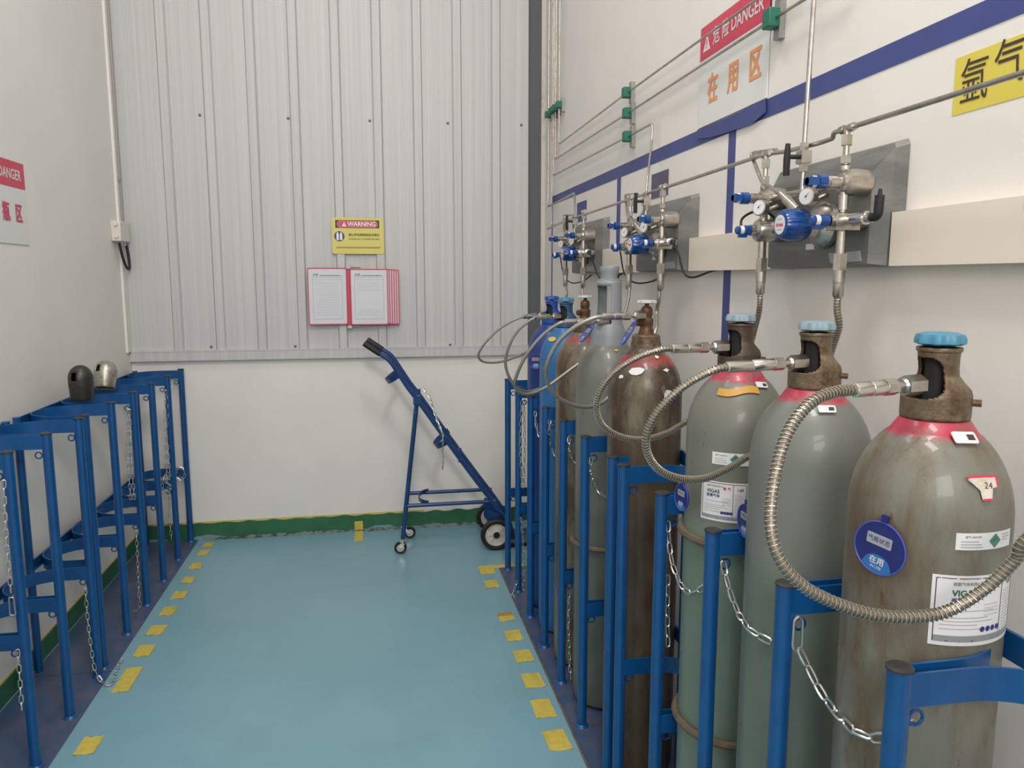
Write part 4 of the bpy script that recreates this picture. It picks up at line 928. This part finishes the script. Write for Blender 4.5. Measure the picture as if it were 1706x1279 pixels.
# ================================================================== valve caps on the left rack
def valve_cap(P, m, label, tilt, yaw, r=.050, h=.155):
    root = empty('valve_cap', P); root.rotation_euler = (tilt, 0, yaw); tag(root, label, 'valve cap', 'loose valve caps on the left rack')
    pr = [(r*.90, 0), (r*.93, .004), (r*.95, h*.25), (r, h*.45), (r, h*.62)]
    for i in range(1, 9):
        a = PI/2*i/9; pr.append((r*math.cos(a), h*.62+h*.38*math.sin(a)))
    pr.append((.002, h))
    d = []
    for (r0, z0_), (r1, z1_) in zip(pr, pr[1:]):
        k = max(1, int((z1_-z0_)/.006)); d += [(r0+(r1-r0)*i/k, z0_+(z1_-z0_)*i/k) for i in range(k)]
    d.append(pr[-1])
    def sk(zz, a): return abs((a-250+180) % 360-180) < 15 and h*.58 < zz < h*.78
    o = MB().lathe(d, 48, skip=sk, cap0=False, cap1=False).build('shell', m, root); sd = o.modifiers.new('s', 'SOLIDIFY'); sd.thickness = .004; sd.offset = -1
    return root
valve_cap((-1.262, 3.60, 1.052), 'capblack', 'dark grey domed valve cap standing on the left rack', 0, .1)
valve_cap((-1.275, 3.93, 1.058), 'capsilver', 'worn silver valve cap tipped back against the wall on the left rack', -.30, -.1, .051, .135)

# ================================================================== chains
def chain(label, pts, group='steel safety chains of the racks', link=.030, wd=.0145, wr=.0019, seg=5, hook=False):
    fine = []
    pts = [Vector(p) for p in pts]
    dense = spline(pts, 24) if len(pts) > 2 else [pts[0]+(pts[1]-pts[0])*i/40 for i in range(41)]
    pitch = link-2*wr*1.15; cs = resample(dense, pitch); mb = MB(); side = Vector((1, .3, 0)).normalized()
    for i in range(len(cs)-1):
        a, b = cs[i], cs[i+1]; d = (b-a).normalized(); s0 = (side-d*side.dot(d)).normalized(); 
        if i % 2: s0 = d.cross(s0)
        c = (a+b)/2; hl = link/2-wd/2; loop = []
        for k in range(12):
            an = 2*PI*k/12; loop.append(c+d*((hl if math.cos(an) > 0 else -hl)*(1 if abs(math.cos(an)) > 1e-6 else 0)+math.cos(an)*(wd/2-wr))+s0*math.sin(an)*(wd/2-wr))
        # straight flanks
        mb.tube(loop, wr, seg, closed=True)
    if hook:
        c = pts[-1]+Vector((0, -.004, -.02)); mb.tube(bend([c+Vector((-.006, 0, .03)), c+Vector((-.008, 0, -.028)), c+Vector((.008, 0, -.028)), c+Vector((.007, 0, .03)), c+Vector((-.006, 0, .03))], .006), .0024, 6)
    return tag(mb.build('safety_chain', 'zinc'), label, 'chain', group)
def over(c, u, v, off=.007):
    ph, z, r = on_body(c, u, v); return Vector((c[0]+(r+off)*math.cos(ph), c[1]+(r+off)*math.sin(ph), z))
ex = RX+.034; ez = .962
def eye(y, z=ez): return Vector((ex, y-.004, z))
def sag(a, b, s_, n=7):
    return [a+(b-a)*(i/n)-Vector((.03*4*(i/n)*(1-i/n), 0, s_*4*(i/n)*(1-i/n))) for i in range(n+1)]
chain('heavy steel chain sagging in front of the nearest grey cylinder', Y((1331, 1080, 1.145), (1350, 1118, 1.12), (1375, 1165, 1.08))+[over(cyl[0], 1425, 1213), over(cyl[0], 1450, 1226), over(cyl[0], 1475, 1227)]+Y((1505, 1214, .885), (1528, 1196, .872)), link=.036, wd=.018, wr=.0022)
chain('steel chain across the second grey cylinder', Y((1204, 935, 1.44), (1212, 970, 1.43), (1225, 1010, 1.40))+[over(cyl[1], 1250, 1044), over(cyl[1], 1275, 1062), over(cyl[1], 1300, 1072)], link=.034, wd=.017, wr=.0021)
chain('steel chain across the third cylinder, above the lower rubber ring', Y((1113, 868, 1.735), (1115, 905, 1.73), (1122, 945, 1.71))+[over(cyl[2], 1146, 984), over(cyl[2], 1166, 983), over(cyl[2], 1188, 968)], link=.032, wd=.016)
chain('steel chain end hanging straight beside the second blue post of the near right rack', Y((1113, 958, 1.745), (1112, 1020, 1.745), (1113, 1086, 1.745)), link=.032, wd=.016)
chain('steel chain sagging across the grey cylinder that has the tall guard', Y((985, 762, 2.43), (984, 785, 2.42))+[over(cyl[4], 992, 806), over(cyl[4], 1003, 824), over(cyl[4], 1014, 832)])
chain('steel chain sagging across the far brown cylinder', Y((948, 728, 2.725), (948, 748, 2.715))+[over(cyl[5], 954, 763), over(cyl[5], 964, 773), over(cyl[5], 974, 776)])
chain('steel chain hanging in front of the light blue cylinder', Y((916, 697, 3.03), (915, 722, 3.02))+[over(cyl[6], 919, 744), over(cyl[6], 927, 760), over(cyl[6], 936, 768)])
chain('steel chain hanging in front of the dark blue cylinder', Y((892, 685, 3.32), (892, 700, 3.31), (896, 720, 3.28), (903, 735, 3.22), (912, 738, 3.12)))
chain('steel chain doubled in the empty far bay of the right rack, left strand', Y((869, 668, 3.60), (867, 740, 3.60), (870, 818, 3.60)))
chain('steel chain doubled in the empty far bay of the right rack, right strand', Y((873, 668, 3.61), (874, 740, 3.61), (872, 818, 3.60)))
chain('steel chain hanging to the floor in the empty far bay of the right rack', Y((868, 862, 3.62), (871, 900, 3.62), (873, 945, 3.62), (872, 985, 3.62)))
chain('short steel chain lying at the foot of the second farthest right post', [at(861, 968, Y=3.60), at(857, 985, Z=.008), at(852, 993, Z=.006), at(864, 996, Z=.006)])
chain('thin steel chain hanging low beside the post in front of the far brown cylinder', Y((948, 985, 2.72), (947, 1040, 2.72), (949, 1100, 2.72), (951, 1130, 2.715), (958, 1148, 2.70)))
car = MB().tube(bend([at(1330, 1038, Y=1.148)+Vector(q) for q in ((0, 0, .012), (-.008, 0, .006), (-.009, 0, -.045), (0, 0, -.055), (.009, 0, -.045), (.008, 0, .006), (0, 0, .012))], .008), .0024, 8)
tag(car.build('carabiner', 'zinc'), 'steel snap hook on the eyelet of the post beside the nearest cylinder', 'snap hook')
# left side
LG = 'steel safety chains on the left racks'
chain('steel chain hanging from the nearest left post at the left edge', Y((6, 800, 2.49), (9, 870, 2.49), (14, 940, 2.49), (20, 1000, 2.49)), LG, hook=True)
chain('short steel chain hanging low on the nearest left post', Y((29, 1082, 2.50), (33, 1130, 2.50), (37, 1190, 2.50)), LG)
chain('steel chain hanging from the double left posts and trailing to the floor', [at(142, 980, Y=3.09), at(146, 1030, Y=3.09), at(152, 1080, Y=3.08), at(158, 1115, Y=3.07), at(168, 1134, Y=3.05), at(180, 1141, Z=.010), at(188, 1136, Z=.009), at(192, 1125, Z=.009), at(198, 1108, Z=.009), at(206, 1094, Z=.009)], LG)
chain('long doubled steel chain on the fourth farthest left post, left strand', Y((214, 682, 3.78), (213, 760, 3.78), (218, 836, 3.78)), LG)
chain('long doubled steel chain on the fourth farthest left post, right strand', Y((216, 682, 3.79), (219, 760, 3.79), (224, 836, 3.79)), LG)
chain('steel chain dropping to the base plate under the fourth farthest left post', Y((227, 884, 3.78), (229, 930, 3.78), (231, 980, 3.78), (233, 1012, 3.78))+[at(224, 1019, Z=.01), at(218, 1022, Z=.01)], LG)
chain('long doubled steel chain on the second farthest left post', Y((276, 650, 4.40), (275, 700, 4.40), (280, 750, 4.40), (284, 800, 4.40)), LG)
chain('second strand of the doubled chain on the second farthest left post', Y((278, 650, 4.41), (280, 700, 4.41), (276, 750, 4.41), (279, 805, 4.41)), LG)
chain('steel chain hanging low near the back wall on the left rack', Y((283, 825, 4.40), (283, 865, 4.40), (286, 905, 4.40)), LG)
pil = [at(272, 800, Y=4.40), at(286, 812, Y=4.38), at(274, 818, Y=4.40), at(288, 800, Y=4.42), at(278, 790, Y=4.40), at(270, 812, Y=4.38), at(284, 822, Y=4.40)]
chain('bundled steel chain heaped on the lower hoop of the left rack near the back wall', pil, LG)
chain('steel chain loop on the end post of the left rack', [at(300+8*math.cos(a), 790+11*math.sin(a), Y=4.62) for a in [2*PI*i/8 for i in range(9)]], LG)

# ================================================================== cylinder trolley
TN, TFar = 4.30, 4.56
tr = empty('cylinder_trolley', (.35, 4.43, 0)); tag(tr, 'dark blue cylinder trolley with two large wheels standing at the back wall', 'hand truck'); tk = []
def T(mb, n, m, par=None): o = mb.build(n, m); tk.append((o, par)); return o
def off(p, y): return Vector((p.x, y, p.z))
railn = [at(u, v, Y=TN) for u, v in ((630, 588), (648, 600), (664, 622), (680, 646), (700, 672), (740, 728), (790, 796), (828, 846), (846, 872))]
for y_ in (TN, TFar):
    pts = [off(p, y_) for p in railn]; T(MB().tube(spline(pts, 6), .0135, 14), 'side_rail', 'tblue')
g0, g1 = at(606, 572, Y=TN), at(632, 589, Y=TN)
for y_ in (TN, TFar): T(MB().tube([off(g0, y_), off(g0, y_)+(g1-g0)*.05, off(g1, y_)+(g1-g0)*.05], [.013, .0165, .0165], 16), 'hand_grip', 'rubber')
lt, lb = at(692, 668, Y=TN), at(671, 893, Y=TN); lb.z = .088
for y_ in (TN, TFar):
    T(MB().tube([off(lt, y_)+Vector((.012, 0, .02)), off(lb, y_)], .0125, 14), 'leg', 'tblue')
    br = MB().box((lt.x-.012, y_-.016, lt.z-.02), (lt.x+.03, y_+.016, lt.z+.03)); T(br, 'leg_bracket', 'tblue')
# low bars
za = at(677, 843, Y=TN).z; xa = at(677, 843, Y=TN).x; xb_ = at(826, 843, Y=TN).x
for y_ in (TN, TFar): T(MB().tube([(xa, y_, za), (xb_, y_, za)], .0118, 12), 'lower_bar', 'tblue')
T(MB().tube([(xa-.0, TN, za), (xa, TFar, za)], .0095, 12), 'cross_bar', 'tblue')
xc = xa+.11
pts = [(xc+.02, TN+.004, za+.012)]+[(xc+.03-.07*math.sin(PI*i/12), TN+(TFar-TN)*(.5-.5*math.cos(PI*i/12)), za+.012) for i in range(1, 12)]+[(xc+.02, TFar-.004, za+.012)]
def band(pts, h=.02, t=.002, axis=Vector((0, 0, 1))):
    mb = MB(); pts = [Vector(p) for p in pts]; vv = []
    for i, p in enumerate(pts):
        d = (pts[min(i+1, len(pts)-1)]-pts[max(i-1, 0)]).normalized(); q = d.cross(axis).normalized()*t; a = axis*h/2
        vv += [p-a-q, p-a+q, p+a+q, p+a-q]
    ff = []
    for i in range(len(pts)-1):
        for k in range(4): ff.append((4*i+k, 4*i+(k+1) % 4, 4*i+4+(k+1) % 4, 4*i+4+k))
    ff += [(3, 2, 1, 0), tuple(4*(len(pts)-1)+k for k in range(4))]; mb.add(vv, ff, False); return mb
T(band(pts, .024), 'cradle_arc', 'tblue')
# curved cradles across the rails (cylinder rests on the upper side; arcs sag below)
rdir = (railn[6]-railn[3]).normalized(); nrm_ = Vector((-rdir.z, 0, rdir.x)); 
if nrm_.z > 0: nrm_ = -nrm_
for (u, v) in ((668, 622), (750, 732)):
    c0 = at(u, v, Y=TN); pts = []
    for i in range(13):
        a = PI*i/12; pts.append(Vector((c0.x, TN+(TFar-TN)*(.5-.5*math.cos(a)), c0.z))+nrm_*.105*math.sin(a))
    T(band(pts, .034, .002, rdir), 'cradle_arc', 'tblue')
q = at(766, 748, Y=TN); T(MB().box((q.x-.009, TN-.009, q.z-.078), (q.x+.009, TN+.009, q.z+.005)), 'hook_peg', 'tblue')
# axle, gusset, toe plate
ax = Vector((.690, 0, .094))
T(MB().cyl((ax.x, TN-.055, ax.z), (ax.x, TFar+.055, ax.z), .010, 12), 'axle', 'tblue')
e = railn[-1]
for y_ in (TN, TFar):
    T(MB().poly([(e.x-.12, e.z+.09), (e.x+.02, e.z+.02), (e.x+.05, .04), (ax.x-.02, ax.z-.02), (ax.x-.05, ax.z+.02)], lambda u, v, t, y_=y_: Vector((u, y_-t, v)), .004), 'gusset', 'tblue')
T(MB().box((ax.x+.03, TN-.01, .012), (ax.x+.24, TFar+.01, .018)).box((ax.x+.03, TN-.01, .012), (ax.x+.036, TFar+.01, .16)), 'toe_plate', 'tblue')
T(MB().cyl((ax.x+.10, TN-.0, .0), (ax.x+.10, TN-.0, .02), .014, 12).cyl((ax.x+.17, TN, .0), (ax.x+.17, TN, .02), .014, 12), 'rubber_foot', 'rubber')
for y_, s_ in ((TN-.04, -1), (TFar+.045, 1)):
    rt = Matrix.Translation((ax.x, y_, ax.z)) @ Matrix.Rotation(PI/2, 4, 'X')
    ty = T(MB().lathe([(.066, -.016), (.084, -.018), (.092, -.013), (.094, 0), (.092, .013), (.084, .018), (.066, .016)], 48, rt, cap0=False, cap1=False), 'tyre', 'rubber')
    rm = T(MB().lathe([(.067, -.013), (.067, .013), (.060, .014), (.056, .006), (.030, .006), (.026, .014), (.020, .016), (.020, -.016), (.03, -.006), (.056, -.006), (.06, -.014), (.067, -.013)], 48, rt, cap0=False, cap1=False), 'rim', 'wheel', ty)
    sp = MB()
    for k in range(8):
        a = 2*PI*k/8; m_ = rt @ Matrix.Rotation(a, 4, 'Z'); sp.box((.024, -.004, -.010), (.060, .004, .010), m_)
    T(sp, 'spokes', 'wheel', ty)
    T(MB().lathe([(.019, -.019), (.019, .019)], 20, rt).lathe([(.010, -.026), (.010, .026)], 6, rt), 'hub', 'rubber', ty)
for y_, dx, yw in ((TN, -.014, .25), (TFar, .035, -.35)):
    c = Vector((lb.x+dx, y_, .036)); fk = T(MB().cyl((lb.x, y_, .070), (lb.x, y_, .095), .010, 12).lathe([(.020, .062), (.022, .066), (.020, .074), (.012, .078)], 20, Matrix.Translation((lb.x, y_, 0))), 'caster_fork', 'chrome')
    for q in (-.014, .014):
        fk2 = MB().poly([(lb.x-.014, .068), (lb.x+.014, .068), (c.x+.010, .034), (c.x-.010, .034)], lambda u, v, t, q=q, y_=y_: Vector((u, y_+q-t, v)), .002); T(fk2, 'fork_cheek', 'chrome', fk)
    rt = Matrix.Translation(c) @ Matrix.Rotation(PI/2, 4, 'X')
    cw = T(MB().lathe([(.022, -.010), (.033, -.011), (.036, -.006), (.036, .006), (.033, .011), (.022, .010)], 32, rt, cap0=False, cap1=False), 'caster_wheel', 'rubber')
    T(MB().lathe([(.023, -.009), (.006, -.010), (.006, .010), (.023, .009)], 24, rt, cap0=False, cap1=False), 'caster_hub', 'wheel', cw)
for o, par in tk:
    for v in o.data.vertices: v.co.x += (v.co.y-TN)*.065
for o, par in tk:
    if par is None: rel(o, tr)
for o, par in tk:
    if par is not None:
        o.data.transform(Matrix.Translation(-tr.location)); o.parent = par
chain('thin steel chain running down the trolley frame and dangling below the cradle', Y((706, 648, 4.43), (716, 662, 4.40), (722, 682, 4.34), (730, 705, 4.29), (738, 728, 4.27), (737, 750, 4.27), (738, 770, 4.27), (737, 787, 4.27)), 'chain on the trolley', link=.027, wd=.014, wr=.0024)
for o in COL.objects:
    if o.type == 'MESH' and 'label' in o and o.get('group') == 'chain on the trolley': del o['group']
